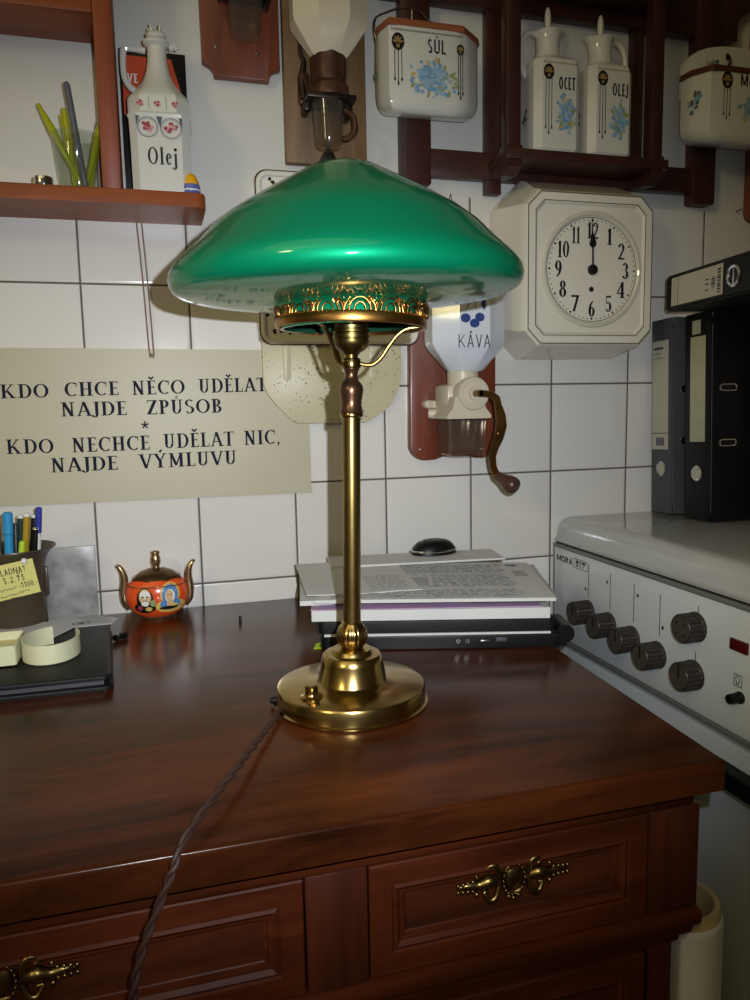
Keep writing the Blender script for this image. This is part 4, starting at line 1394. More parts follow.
obj('mill_body', b, 'rust', g2)
b = MB()
b.tube([(gcx-0.0345, -0.020, 1.60), (gcx-0.0345, -0.020, 1.575), (gcx-0.030, -0.022, 1.560), (gcx-0.034, -0.024, 1.535), (gcx-0.033, -0.03, 1.505)], [0.003, 0.003, 0.004, 0.006, 0.005], 8)
b.box(gcx-0.036, gcx+0.036, -0.074, -0.020, 1.494, 1.5015, 0.002)
b.box(gcx+0.024, gcx+0.036, -0.05, -0.016, 1.480, 1.502, 0.003)
b.box(gcx-0.036, gcx-0.026, -0.05, -0.016, 1.484, 1.502, 0.003)
obj('cup_holder', b, 'darkiron', g2)
b = MB()
b.lathe([(0.001, 1.432), (0.0175, 1.432), (0.0195, 1.435), (0.0245, 1.493), (0.0225, 1.493), (0.0178, 1.440), (0.001, 1.438)], c=(gcx-0.002, -0.052, 0), n=28)
cg = obj('glass_cup', b, 'smoke', g2)
b = MB()
b.tube([(gcx+0.020, -0.060, 1.484), (gcx+0.032, -0.064, 1.474), (gcx+0.034, -0.064, 1.456), (gcx+0.026, -0.062, 1.446), (gcx+0.017, -0.060, 1.444)], [0.005, 0.0045, 0.005, 0.005, 0.004], 10)
obj('cup_handle', b, 'rust', cg)
b = MB().prism([(0.3475, 1.4225), (0.3775, 1.4225), (0.3625, 1.448)], (0, -0.0166, 0), (1, 0, 0), (0, 0, 1), 0.008, bv=0.001)
obj('bracket', b, 'darkiron', g2)

# 3: the one lettered KÁVA
g3 = thing('coffee_grinder', 'coffee grinder with a white jar lettered KÁVA and a brass crank', 'grinder', (0.565, 0, 0.968))
b = MB()
gb = [(0.490, 1.19)] + [(0.488, 1.0)] + notch(0.5135, 0.994, 0.0255, 175, 262, 7) + [(0.53, 0.969), (0.545, 0.974), (0.585, 0.974), (0.602, 0.9695)] + notch(0.612, 0.994, 0.0255, 280, 360, 7) + [(0.6380, 1.0), (0.6385, 1.19)] + notch(0.612, 1.305, 0.03, 0, 75, 6) + [(0.5645, 1.345)] + notch(0.517, 1.305, 0.03, 105, 180, 6)
b.prism(gb, (0, -0.0002, 0), (1, 0, 0), (0, 0, 1), 0.0165, bv=0.0025)
obj('board', b, 'plaque', g3)
obj('hanging_wire', MB().tube([(0.552, -0.012, 1.335), (0.557, -0.013, 1.372), (0.5615, -0.013, 1.3905), (0.566, -0.013, 1.372), (0.573, -0.012, 1.335)], 0.0011, 6, sub=1), 'steel', g3)
obj('screw', MB().lathe([(0.0005, 0), (0.0026, 0), (0.0022, 0.0012), (0.0005, 0.0018)], n=14, mx=Matrix.Translation((0.5045, -0.0168, 0.9865)) @ Matrix.Rotation(PI/2, 4, 'X')), 'steel', g3)
kx, ky = 0.5620, -0.0660
KR = 0.0640
def kring(r, z, flatk=0.70):
    return octring(kx, ky, r, z, 0.0, 8, flatk)
b = MB()
b.loft([kring(r, z) for r, z in ((0.026, 1.1085), (0.030, 1.1105), (KR-0.003, 1.1450), (KR, 1.1510), (KR+0.0005, 1.158), (KR, 1.270), (KR-0.004, 1.277), (0.045, 1.279))])
jar = obj('china_jar', b, 'china_blue', g3, 28)
FY = ky-0.70*KR*math.cos(PI/8)                 # the front face of the jar
pn = Pen()
text(pn, 'KÁVA', 0.5350, 1.1430, 0.0195, 0.052, W=0.08, T=0.07, serif=False, gap=0.13, mi=1)
pn.ell(0.5465, 1.1865, 0.0080, 0.0068, 0)
pn.ell(0.5695, 1.1880, 0.0078, 0.0066, 0); pn.ell(0.5610, 1.1790, 0.0080, 0.0066, 0); pn.ell(0.5305, 1.2110, 0.0075, 0.0050, 0)
pn.add([(0.5720, 1.2160), (0.5795, 1.2170), (0.5790, 1.2010), (0.5760, 1.1985), (0.5715, 1.2060)], 0)
pn.line(0.548, 1.20, 0.560, 1.225, 0.0012, 0); pn.line(0.563, 1.201, 0.560, 1.225, 0.0012, 0)
flat('decoration', pn.to3d((0, FY, 0), (1, 0, 0), (0, 0, 1), 0.0008), ['navy', 'black'], jar)
b = MB()
b.lathe([(0.001, 1.086), (0.0235, 1.086), (0.0240, 1.088), (0.0240, 1.1085), (0.0225, 1.1100), (0.001, 1.1100)], c=(kx-0.0035, -0.066, 0), n=32)
b.box(kx-0.034, kx+0.010, -0.078, -0.0168, 1.052, 1.090, 0.008)
b.loft([[Vector((kx-0.0065+sx*w_, y, z)) for sx, y in ((-1, -0.100), (1, -0.100), (1, -0.0170), (-1, -0.0170))] for w_, z in ((0.036, 1.0365), (0.036, 1.042), (0.027, 1.053), (0.024, 1.07))])
mxd = Matrix.Translation((kx, -0.076, 1.0745)) @ Matrix.Rotation(PI/2, 4, 'X')
b.lathe([(0.001, 0), (0.0245, 0), (0.0255, 0.004), (0.0255, 0.026), (0.0240, 0.0285), (0.0200, 0.0290), (0.0190, 0.0280), (0.010, 0.0285), (0.0095, 0.0330), (0.001, 0.0335)], n=40, mx=mxd)
b.lathe([(0.0035, 0), (0.0065, 0), (0.0068, 0.002), (0.0068, 0.014), (0.0055, 0.016), (0.0035, 0.016)], n=20, mx=Matrix.Translation((kx-0.0475, -0.0165, 1.0595)) @ Matrix.Rotation(PI/2, 4, 'X'), cap=False)
b.tube([(kx-0.048, -0.030, 1.045), (kx-0.020, -0.040, 1.043)], [0.0075, 0.0085], 12, sub=1)
b.box(kx-0.050, kx-0.025, -0.026, -0.0168, 1.052, 1.066, 0.004)
obj('mill_body', b, 'cream', g3)
b = MB().lathe([(0.0005, 0), (0.0036, 0), (0.0036, 0.003), (0.0005, 0.0035)], n=14, mx=Matrix.Translation((kx-0.0475, -0.0195, 1.0595)) @ Matrix.Rotation(PI/2, 4, 'X'))
obj('bolt', b, 'darkiron', g3)
obj('glass_cup', square_cup(kx-0.0345, kx+0.0250, -0.094, -0.030, 0.9785, 1.0365, 0.0015, 0.003), 'smoke', g3)
b = MB()
b.box(kx-0.036, kx+0.022, -0.092, -0.0325, 1.0345, 1.0375, 0.001)
obj('cup_gasket', b, 'darkiron', g3)
b = MB()
CY = -0.124
b.tube([(kx, -0.100, 1.0745), (kx, CY-0.003, 1.0745)], [0.0055, 0.0050], 12, sub=1)
hx = [(kx-0.001, 1.0745, 0.0052), (kx+0.010, 1.0735, 0.0050), (kx+0.020, 1.0715, 0.0052), (kx+0.0275, 1.066, 0.0058), (kx+0.0300, 1.055, 0.0060), (kx+0.0345, 1.040, 0.0078), (kx+0.0355, 1.025, 0.0088), (kx+0.0305, 1.008, 0.0086), (kx+0.0235, 0.992, 0.0072), (kx+0.0200, 0.978, 0.0060), (kx+0.0220, 0.962, 0.0056), (kx+0.0275, 0.950, 0.0056)]
rings = []
for i, (x, z, hw) in enumerate(hx):
    p0, p1 = hx[max(i-1, 0)], hx[min(i+1, len(hx)-1)]
    t = Vector((p1[0]-p0[0], p1[1]-p0[1])).normalized()
    n = Vector((-t.y, t.x))
    rings.append([Vector((x+n.x*hw*c, CY+d, z+n.y*hw*c)) for c, d in ((-1, -0.0012), (-0.8, -0.0030), (0.8, -0.0030), (1, -0.0012), (1, 0.0012), (0.8, 0.003), (-0.8, 0.003), (-1, 0.0012))])
b.loft(rings)
b.ball((kx+0.0285, CY-0.003, 1.0135), 0.0030, n=8)
b.tube([(kx+0.0275, CY+0.001, 0.950), (kx+0.0285, CY-0.006, 0.949)], [0.0065, 0.0060], 12, sub=1)
ck = obj('crank', b, 'crank', g3)
mxk = Matrix.Translation((kx+0.0275, CY-0.003, 0.9500)) @ Matrix.Rotation(math.radians(62), 4, 'X') @ Matrix.Rotation(math.radians(-22), 4, 'Y')
mxk = Matrix.Translation((kx+0.0270, CY-0.002, 0.9500)) @ Vector((0, 0, 1)).rotation_difference(Vector((0.52, -0.72, -0.46))).to_matrix().to_4x4()
b = MB().lathe([(0.001, 0.000), (0.0068, 0.000), (0.0075, 0.003), (0.0078, 0.009), (0.0092, 0.014), (0.0122, 0.021), (0.0132, 0.028), (0.0122, 0.0345), (0.0085, 0.0385), (0.004, 0.0395), (0.001, 0.0385)], n=28, mx=mxk)
obj('crank_knob', b, 'knobwood', ck, 50)

# ================================================================== wall clock
cl = thing('wall_clock', 'ivory china wall clock with cut corners showing twelve o clock', 'clock', (0.77, 0, 1.132))
CX0, CX1, CZ0, CZ1 = 0.6535, 0.8790, 1.1480, 1.3830
CFY = -0.094
def cham3(x0, x1, z0, z1, c, y):
    return [Vector((x, y, z)) for x, z in chamfer(x0, x1, z0, z1, c)]
b = MB()
b.loft([cham3(0.6335, 0.9005, 1.1310, 1.4150, 0.047, -0.0005), cham3(0.6335, 0.9005, 1.1310, 1.4150, 0.047, -0.020), cham3(0.6380, 0.8960, 1.1350, 1.4100, 0.044, -0.034),
        cham3(0.6500, 0.8830, 1.1445, 1.3890, 0.026, -0.074), cham3(CX0-0.001, CX1+0.001, CZ0-0.001, CZ1+0.001, 0.0235, -0.090), cham3(CX0+0.002, CX1-0.002, CZ0+0.002, CZ1-0.002, 0.022, CFY),
        cham3(CX0+0.0165, CX1-0.0165, CZ0+0.0175, CZ1-0.0175, 0.0145, CFY), cham3(CX0+0.0195, CX1-0.0195, CZ0+0.0205, CZ1-0.0205, 0.013, CFY+0.0035)])
obj('case', b, 'clock', cl, 30)
def chline(ins, c, y, wd, name):
    o1 = chamfer(CX0+ins, CX1-ins, CZ0+ins, CZ1-ins, c)
    o2 = chamfer(CX0+ins+wd, CX1-ins-wd, CZ0+ins+wd, CZ1-ins-wd, c-wd*0.4)
    polys = []
    for i in range(8):
        k = (i+1) % 8
        polys.append(([Vector((p[0], y, p[1])) for p in (o1[i], o1[k], o2[k], o2[i])], 0))
    flat(name, polys, 'silverline', cl)
chline(0.0022, 0.0219, CFY-0.0004, 0.0017, 'outer_line')
chline(0.0150, 0.0150, CFY-0.0004, 0.0013, 'inner_line')
dcx, dcz = 0.7690, 1.2655
DYF = CFY+0.0035
DRX, DRZ = 0.0800, 0.0830
mxc = Matrix.Translation((dcx, DYF, dcz)) @ Matrix.Rotation(PI/2, 4, 'X')
DRR = 0.0815
b = MB().lathe([(0.0005, 0.0), (DRR+0.001, 0.0), (DRR+0.001, 0.001), (0.0005, 0.001)], n=96, mx=mxc)
dl = obj('dial', b, 'dial', cl)
b = MB().lathe([(DRR, 0.0002), (DRR+0.0078, 0.0002), (DRR+0.0082, 0.002), (DRR+0.0060, 0.0042), (DRR+0.0025, 0.0046), (DRR, 0.0022), (DRR, 0.0002)], n=96, mx=mxc, cap=False)
obj('bezel', b, 'bezel', cl)
pn = Pen()
pn.ring(0, 0, DRR-0.0012, DRR-0.0012, 0.0009, 0.0009, 0, 360, 0, 72)
for i in range(60):
    t = 2*PI*i/60
    r = DRR-0.0058
    q = 0.0011 if i % 5 else 0.0019
    pn.ell(r*math.sin(t), r*math.cos(t), q, q, 0, 7)
for k in range(1, 13):
    t = 2*PI*k/12
    s_ = str(k)
    hgt = 0.0250
    wd = {1: 0.0075, 2: 0.012, 3: 0.012, 4: 0.0135, 5: 0.0115, 6: 0.0115, 7: 0.0125, 8: 0.0120, 9: 0.0120, 10: 0.0185, 11: 0.0125, 12: 0.0185}[k]
    r = DRR-0.0215
    text(pn, s_, r*math.sin(t)-wd/2, r*math.cos(t)-hgt/2, hgt, wd*1.08, W=0.2, T=0.06, serif=True, gap=0.12)
flat('numerals', pn.to3d((dcx, DYF-0.001, dcz), (1, 0, 0), (0, 0, 1), 0.0004), 'black', dl)
b = MB()
b.lathe([(0.0022, 0.001), (0.0040, 0.001), (0.0040, 0.0022), (0.0022, 0.0022)], c=(0, 0, 0), n=20, mx=mxc @ Matrix.Translation((-0.001, -0.0300, 0)), cap=True)
obj('winding_hole', b, 'black', dl)
def hand(name, length, w0, disc_at, dr_, ang, y):
    p = [( -w0, 0), (w0, 0), (w0*0.9, disc_at-dr_), (dr_*0.8, disc_at-dr_*0.5), (dr_*0.95, disc_at+dr_*0.1), (dr_*0.55, disc_at+dr_*1.0), (w0*1.1, disc_at+dr_*2.0), (w0*0.4, length), (-w0*0.4, length), (-w0*1.1, disc_at+dr_*2.0), (-dr_*0.55, disc_at+dr_*1.0), (-dr_*0.95, disc_at+dr_*0.1), (-dr_*0.8, disc_at-dr_*0.5), (-w0*0.9, disc_at-dr_)]
    c, q = math.cos(ang), math.sin(ang)
    b = MB().prism([(x*c+z*q, -x*q+z*c) for x, z in p], (dcx, y, dcz), (1, 0, 0), (0, 0, 1), 0.0008)
    obj(name, b, 'black', cl)
hand('hour_hand', 0.054, 0.0014, 0.040, 0.0066, math.radians(-1.0), DYF-0.0035)
hand('minute_hand', 0.0790, 0.0010, 0.050, 0.0035, math.radians(-3.0), DYF-0.0052)
b = MB().lathe([(0.0005, 0.001), (0.0080, 0.001), (0.0084, 0.003), (0.0076, 0.0060), (0.0035, 0.0066), (0.0032, 0.0090), (0.0005, 0.0092)], n=28, mx=mxc)
obj('hand_boss', b, 'black', cl)

# ================================================================== dark wooden kitchen rack
rk = thing('spice_rack', 'dark wooden wall rack carrying china salt box and two lettered bottles', 'rack', (0.76, 0, 1.40))
def upright(x0, x1, z0, y=-0.022):
    b = MB()
    b.prism(rrect(x0, x1, z0, 1.80, (0.006, 0.006, 0.001, 0.001), 4), (0, -0.0002, 0), (1, 0, 0), (0, 0, 1), -y, bv=0.0015)
    obj('upright', b, 'rack', rk)
upright(0.4790, 0.5265, 1.398)
upright(1.0060, 1.0520, 1.3955)
for x0, x1, z0 in ((0.6220, 0.6480, 1.393), (0.8870, 0.9080, 1.43)):
    b = MB().box(x0, x1, -0.016, -0.0002, z0, 1.80, 0.001)
    obj('back_slat', b, 'rack', rk)
b = MB()
b.box(0.5265, 1.0060, -0.0200, -0.0002, 1.4140, 1.4550, 0.0015)
obj('lower_rail', b, 'rackx', rk)
b = MB()
b.box(0.4500, 1.0900, -0.0200, -0.0002, 1.6690, 1.7300, 0.0015)
obj('upper_rail', b, 'rackx', rk)
b = MB()
b.box(0.6235, 0.9070, -0.0900, -0.0160, 1.4260, 1.4420, 0.002)
obj('shelf_board', b, 'rackx', rk)
for x0, x1 in ((0.6240, 0.6485), (0.8760, 0.8985)):
    b = MB()
    b.box(x0, x1, -0.0850, -0.0640, 1.4420, 1.78, 0.003)
    b.box(x0-0.002, x1+0.002, -0.0880, -0.0600, 1.4250, 1.4480, 0.003)
    b.prism([(-0.088, 1.425), (-0.088, 1.415), (-0.070, 1.405), (-0.022, 1.412), (-0.022, 1.425)], (x0+0.001, 0, 0), (0, 1, 0), (0, 0, 1), x1-x0-0.002)
    obj('stile', b, 'rack', rk)
b = MB()
b.box(0.6100, 0.9200, -0.0880, -0.0200, 1.6900, 1.7080, 0.002)
obj('top_board', b, 'rackx', rk)
b = MB()
b.prism([(1.055, 1.80), (1.055, 1.70), (1.062, 1.688), (1.075, 1.684), (1.085, 1.690), (1.092, 1.702), (1.10, 1.715), (1.115, 1.72), (1.125, 1.80)], (0, -0.0005, 0), (1, 0, 0), (0, 0, 1), 0.02, bv=0.002)
obj('scroll', b, 'rack', rk)

def hanging_box(name, label, plan, z0, z1, deco, word_, tx, tz, th, tw, lidmat, wire, backplate=False, lx=0.0012):
    root = thing(name, label, 'container', (sum(p[0] for p in plan)/len(plan), 0, z0))
    n = len(plan)
    cxm = sum(p[0] for p in plan)/n
    def ring(k, z, s=0.0):
        out = []
        pts = []
        for i in range(n):
            p, q = Vector(plan[i]), Vector(plan[(i+1) % n])
            pts.append(p.lerp(q, 0.12)); pts.append(p.lerp(q, 0.5)); pts.append(p.lerp(q, 0.88))
        for p in pts:
            x = cxm+(p.x-cxm)*(1-s)
            y = p.y*(1-s*0.6)
            out.append(Vector((x, y, z+(0.22*(p.y+0.1) if z < z0+0.02 else 0.22*(p.y+0.1)*max(0, (z1-z)/(z1-z0-0.02)) if z < z1 else 0))))
        return out
    b = MB()
    b.loft([ring(0, z0, 0.22), ring(0, z0+0.0015, 0.13), ring(0, z0+0.007, 0.05), ring(0, z0+0.014, 0.015), ring(0, z0+0.022, 0.0), ring(0, z1, 0.0)])
    body = obj('body', b, 'china', root, 40)
    b = MB()
    cyp = -0.05
    P = [(cxm+(x-cxm)*(1+lx*18), (y-lx*1.2 if y < -0.01 else y)) for x, y in plan]
    b.loft([[Vector((x, y, z1+dz-(y+0.1)*0.0)) for x, y in P] for dz in (0.0, 0.002)] + [[Vector((cxm+(x-cxm)*0.985, y*0.985, z1+0.0095)) for x, y in P]])
    obj('wooden_lid', b, lidmat, root)
    obj('hanger_block', MB().box(cxm-0.012, cxm+0.012, -0.050, -0.0225, z0+0.045, z0+0.075), lidmat, root)
    fy = min(p[1] for p in plan)
    pn = Pen()
    deco(pn)
    text(pn, word_, tx, tz, th, tw, W=0.125, T=0.13, serif=False, gap=0.22, mi=5)
    flat('decoration', pn.to3d((0, fy, 0), (1, 0, 0), (0, 0, 1), 0.0006), ['blueflower', 'paleflower', 'leaf', 'amber', 'gold', 'black'], body)
    return root, body

# salt box
splan = [(0.4315, -0.0450), (0.4295, -0.070), (0.4375, -0.100), (0.5480, -0.100), (0.5850, -0.068), (0.5880, -0.0450)]
def sdeco(pn):
    pendant(pn, 0.4490, 1.578, 1.512, 0.0190)
    pendant(pn, 0.5435, 1.572, 1.500, 0.0120)
    bouquet(pn, 0.5020, 1.523, 0.082, 0.052, 150, 3, big=0.0033)
    for i in range(34):
        pn.ell(0.440+0.106*i/33, 1.5835, 0.0009, 0.0018, 5, 6)
sb, sbody = hanging_box('salt_box', 'white china salt box lettered SŮL hanging at the rack, left end', splan, 1.477, 1.5895, sdeco, 'SŮL', 0.4935, 1.5565, 0.0190, 0.0275, 'lid', True)
b = MB()
b.tube([(0.4290, -0.060, 1.586), (0.4265, -0.060, 1.600), (0.4310, -0.057, 1.617), (0.4480, -0.055, 1.627), (0.4650, -0.054, 1.634), (0.4850, -0.054, 1.636), (0.5000, -0.054, 1.633), (0.5120, -0.056, 1.622), (0.5300, -0.060, 1.613), (0.5480, -0.064, 1.6025)], 0.0013, 7)
b.tube([(0.4870, -0.050, 1.600), (0.4870, -0.052, 1.618), (0.4870, -0.053, 1.635)], 0.0016, 7)
obj('wire_handle', b, 'steel', sb)
pn = Pen()
bouquet(pn, 0.055, 1.535, 0.016, 0.030, 10, 8, big=0.003)
flat('side_flowers', pn.to3d((0.4290, -0.005, 0), (0, -1, 0), (0, 0, 1), 0.0016), ['leaf', 'greyprint', 'leaf', 'amber'], sbody)

# flour box, cut by the right edge of the photo
mplan = [(0.9570, -0.0450), (0.9590, -0.070), (0.9790, -0.1000), (1.1350, -0.1000), (1.1650, -0.070), (1.1700, -0.0450)]
def mdeco(pn):
    pendant(pn, 1.0045, 1.5790, 1.510, 0.0210)
    bouquet(pn, 1.0640, 1.527, 0.080, 0.050, 110, 5, big=0.0038)
mb_, mbody = hanging_box('flour_box', 'white china flour box lettered MOUKA hanging at the rack, right end', mplan, 1.472, 1.580, mdeco, 'MOUKA', 1.0300, 1.5600, 0.0190, 0.0700, 'darklid', False, lx=0.0012)
b = MB()
b.prism([(0.972, 1.56), (0.9725, 1.6050)] + [(1.0660+0.0935*math.cos(PI-PI*i/14), 1.612+0.036*math.sin(PI*i/14)) for i in range(15)] + [(1.160, 1.6050), (1.160, 1.56)], (0, -0.0225, 0), (1, 0, 0), (0, 0, 1), 0.021, bv=0.002)
bpl = obj('back_plate', b, 'china', mb_)
pn = Pen()
bouquet(pn, 1.023, 1.617, 0.04, 0.02, 12, 9, big=0.0036)
pn.ell(1.050, 1.630, 0.004, 0.006, 4)
flat('plate_flowers', pn.to3d((0, -0.0435, 0), (1, 0, 0), (0, 0, 1), 0.0006), ['greyprint', 'paleflower', 'leaf', 'amber', 'black'], bpl)
b = MB().tube([(1.050, -0.045, 1.612), (1.050, -0.051, 1.622), (1.050, -0.0445, 1.634)], 0.002, 7)
obj('hook', b, 'darkiron', mb_)
pn = Pen()
bouquet(pn, 0.020, 1.538, 0.026, 0.036, 14, 18, big=0.0038)
flat('side_flowers', pn.to3d((0.9565, -0.0575, 0), Vector((0.018, -0.040, 0)).normalized(), (0, 0, 1), 0.0022), ['greyprint', 'blueflower', 'leaf', 'greyprint'], mbody)

# vinegar and oil bottles
def cruet(word_, label, cx, mirror, h=0.140):
    root = thing('china_cruet', label, 'bottle', (cx, -0.0480, 1.4421), 0, 'lettered china bottles in the rack')
    s = -1 if mirror else 1
    b = MB()
    q = 0.0388
    Rg = [blend(q-0.003, 0, 0.26, 0, 0.03), blend(q, 0.004, 0.26, 0, 0.03), blend(q, h-0.012, 0.26, 0, 0.03), blend(q-0.0015, h-0.005, 0.28, 0.0, 0.03), blend(q-0.007, h, 0.3, 0.15, 0.034), blend(0.028, h+0.004, 0.3, 0.7, 0.026), blend(0.022, h+0.008, 0.3, 1, 0.0205), blend(0.02, h+0.022, 0.3, 1, 0.0176), blend(0.02, h+0.038, 0.3, 1, 0.0185), blend(0.02, h+0.047, 0.3, 1, 0.0212), blend(0.02, h+0.048, 0.3, 1, 0.0192), blend(0.02, h+0.043, 0.3, 1, 0.0165)]
    # draw the lip out into a spout
    for k in (8, 9, 10, 11):
        f = (0.0, 0.0, 0, 0, 0, 0, 0, 0, 0.003, 0.0085, 0.0085, 0.006)[k]
        for v in Rg[k]:
            a = math.atan2(v.y, v.x*s)
            v.x += s*f*max(0, math.cos(a))**5
    b.loft(Rg)
    body = obj('body', b, 'china', root, 32, local=True)
    b = MB()
    hxp = [(-0.016, h+0.040), (-0.023, h+0.044), (-0.034, h+0.043), (-0.0425, h+0.034), (-0.0460, h+0.018), (-0.0450, h+0.003), (-0.0415, h-0.012), (-0.0385, h-0.022)]
    b.tube([(s*x, 0, z) for x, z in hxp], [0.0042, 0.0045, 0.0048, 0.0048, 0.0048, 0.0048, 0.005, 0.003], 10, sub=4)
    obj('handle', b, 'china', root, local=True)
    b = MB().lathe([(0.0005, h+0.038), (0.0120, h+0.038), (0.0150, h+0.045), (0.0140, h+0.0485), (0.0050, h+0.0515), (0.0042, h+0.056), (0.0052, h+0.064), (0.0048, h+0.074), (0.0028, h+0.083), (0.0005, h+0.085)], n=24)
    obj('stopper', b, 'china', root, 60, local=True)
    pn = Pen()
    pendant(pn, -0.0185, h-0.016, 0.026, 0.0180)
    text(pn, word_, -0.0015, h-0.050, 0.0185, 0.0275, W=0.125, T=0.13, serif=False, gap=0.22, mi=5)
    bouquet(pn, 0.0110, 0.054, 0.034, 0.060, 90, len(word_)+(3 if mirror else 0), big=0.0034)
    for i in range(22):
        pn.ell(-0.027+0.054*i/21, h-0.0125, 0.0008, 0.0016, 4, 6)
    flat('decoration', pn.to3d((0, -q, 0), (1, 0, 0), (0, 0, 1), 0.0006), ['blueflower', 'paleflower', 'leaf', 'amber', 'gold', 'black'], body, local=True)
    pn = Pen()
    bouquet(pn, 0.0, 0.055, 0.020, 0.034, 9, 21, big=0.0036)
    flat('side_flowers', pn.to3d((-q, 0, 0), (0, -1, 0), (0, 0, 1), 0.0006), ['greyprint', 'greyprint', 'leaf', 'greyprint'], body, local=True)
cruet('OCET', 'white china bottle lettered OCET with its handle on the left', 0.7115, False)
cruet('OLEJ', 'white china bottle lettered OLEJ with its handle on the right', 0.8045, True, 0.139)
# hanging board at the far right
hb = MB().prism(rrect(1.1320, 1.2900, 1.3740, 1.80, (0.016, 0.016, 0.01, 0.01), 5), (0, -0.0002, 0), (1, 0, 0), (0, 0, 1), 0.016, bv=0.002)
hb2 = thing('hanging_board', 'brown wooden board with rounded corner on the wall at far right', 'board', (1.21, 0, 1.374))
obj('board', hb, 'cutboard', hb2)
obj('nail', MB().tube([(1.116, -0.001, 1.3930), (1.122, -0.010, 1.3960)], 0.0013, 6, sub=1), 'rust', hb2)
obj('screw', MB().lathe([(0.0005, 0), (0.0022, 0), (0.0005, 0.0014)], n=12, mx=Matrix.Translation((1.1440, -0.0163, 1.4000)) @ Matrix.Rotation(PI/2, 4, 'X')), 'darkiron', hb2)

# ================================================================== lever arch binders on the cooker
BZ = 0.8602
def binder(label, x0, y0, wd, h, dep, cover, labelspec, rz=0.0, ring=True, slots=True, name='binder'):
    """spine faces -X; (x0, y0) = near lower spine corner; the spine runs +Y for wd, covers run +X for dep"""
    root = thing(name, label, 'binder', (x0, y0, BZ+0.0023), rz, 'lever arch binders on the cooker')
    root.rotation_euler = (math.radians(-2.0), 0, rz)
    t = 0.003
    b = MB()
    b.box(0.0, t, 0.004, wd-0.004, 0, h, 0.001)
    sp = obj('spine', b, cover, root, local=True)
    for ya in (0.0, wd-t):
        b = MB()
        b.box(0.002, dep, ya, ya+t, 0, h, 0.0012)
        cv = obj('cover', b, cover, root, local=True)
        if slots and ya == 0.0:
            for zz in (0.127, 0.215):
                bb = MB()
                bb.tube([Vector((dep*0.11+p[0], -0.0006, zz+p[1])) for p in rrect(-0.016, 0.016, -0.005, 0.005, 0.005, 5)], 0.0013, 6, sub=1, closed=True)
                obj('slot_rivet', bb, 'chrome', cv, local=True)
                bb = MB().prism(rrect(-0.0145, 0.0145, -0.004, 0.004, 0.004, 5), (dep*0.11, -0.0001, zz), (1, 0, 0), (0, 0, 1), 0.0004)
                obj('slot', bb, 'black', cv, local=True)
    b = MB()
    b.box(0.012, dep-0.010, 0.006, wd-0.010, 0.012, h-0.020)
    obj('paper_block', b, 'paper', root, None, local=True)
    if ring:
        zc = labelspec.get('ring', 0.075)
        b = MB()
        b.lathe([(0.0085, 0), (0.0125, 0), (0.0130, 0.001), (0.0115, 0.0022), (0.0090, 0.0016), (0.0085, 0)], n=32, cap=False, mx=Matrix.Translation((-0.0001, wd/2, zc)) @ Matrix.Rotation(-PI/2, 4, 'Y'))
        obj('finger_ring', b, 'chrome', sp, local=True)
        b = MB().lathe([(0.0005, 0), (0.0086, 0), (0.0086, 0.0006), (0.0005, 0.0006)], n=24, mx=Matrix.Translation((-0.0001, wd/2, zc)) @ Matrix.Rotation(-PI/2, 4, 'Y'))
        obj('finger_hole', b, labelspec.get('hole', 'label'), sp, local=True)
    pn = Pen()
    for kind, a in labelspec['marks']:
        if kind == 'r':
            pn.rect(*a)
        else:
            text(pn, *a, W=0.2, T=0.15, serif=False, gap=0.12, mi=2)
    # u runs towards the viewer's right (-Y), v up
    flat('label', pn.to3d((-0.0003, wd, 0), (0, -1, 0), (0, 0, 1), 0.0004), [labelspec.get('mat', 'label'), 'print', 'black'], sp, local=True)
    return root
W1 = 0.062
gm = [('r', (0.006, 0.050, 0.112, 0.300, 0)), ('r', (0.007, 0.049, 0.1395, 0.1410, 2)), ('r', (0.017, 0.040, 0.1180, 0.1330, 1)), ('r', (0.010, 0.036, 0.2850, 0.2890, 2)), ('r', (0.010, 0.030, 0.2770, 0.2792, 1)), ('r', (0.010, 0.036, 0.2690, 0.2712, 1))]
for k in range(5):
    gm.append(('r', (0.018+k*0.0045, 0.020+k*0.0045, 0.119, 0.132, 2)))
binder('dark grey lever arch binder with a cream spine label next to the wall', 0.9440, -0.0750, W1, 0.3365, 0.28, 'greycover', {'marks': gm, 'ring': 0.078})
W2 = 0.067
bm_ = [('r', (0.016, 0.052, 0.129, 0.299, 0)), ('r', (0.020, 0.040, 0.3030, 0.3250, 0))]
binder('black lever arch binder with a crumpled label and a chipped spine corner', 0.9440, -0.1700, W2, 0.3365, 0.28, 'blackmatte', {'marks': bm_, 'mat': 'labelold', 'ring': 0.077, 'hole': 'label'})
b3 = binder('black lever arch binder furthest right on the cooker, set further back', 1.0150, -0.2560, W2, 0.3365, 0.28, 'blackmatte', {'marks': [('r', (0.012, 0.062, 0.12, 0.29, 0))], 'ring': 0.077})
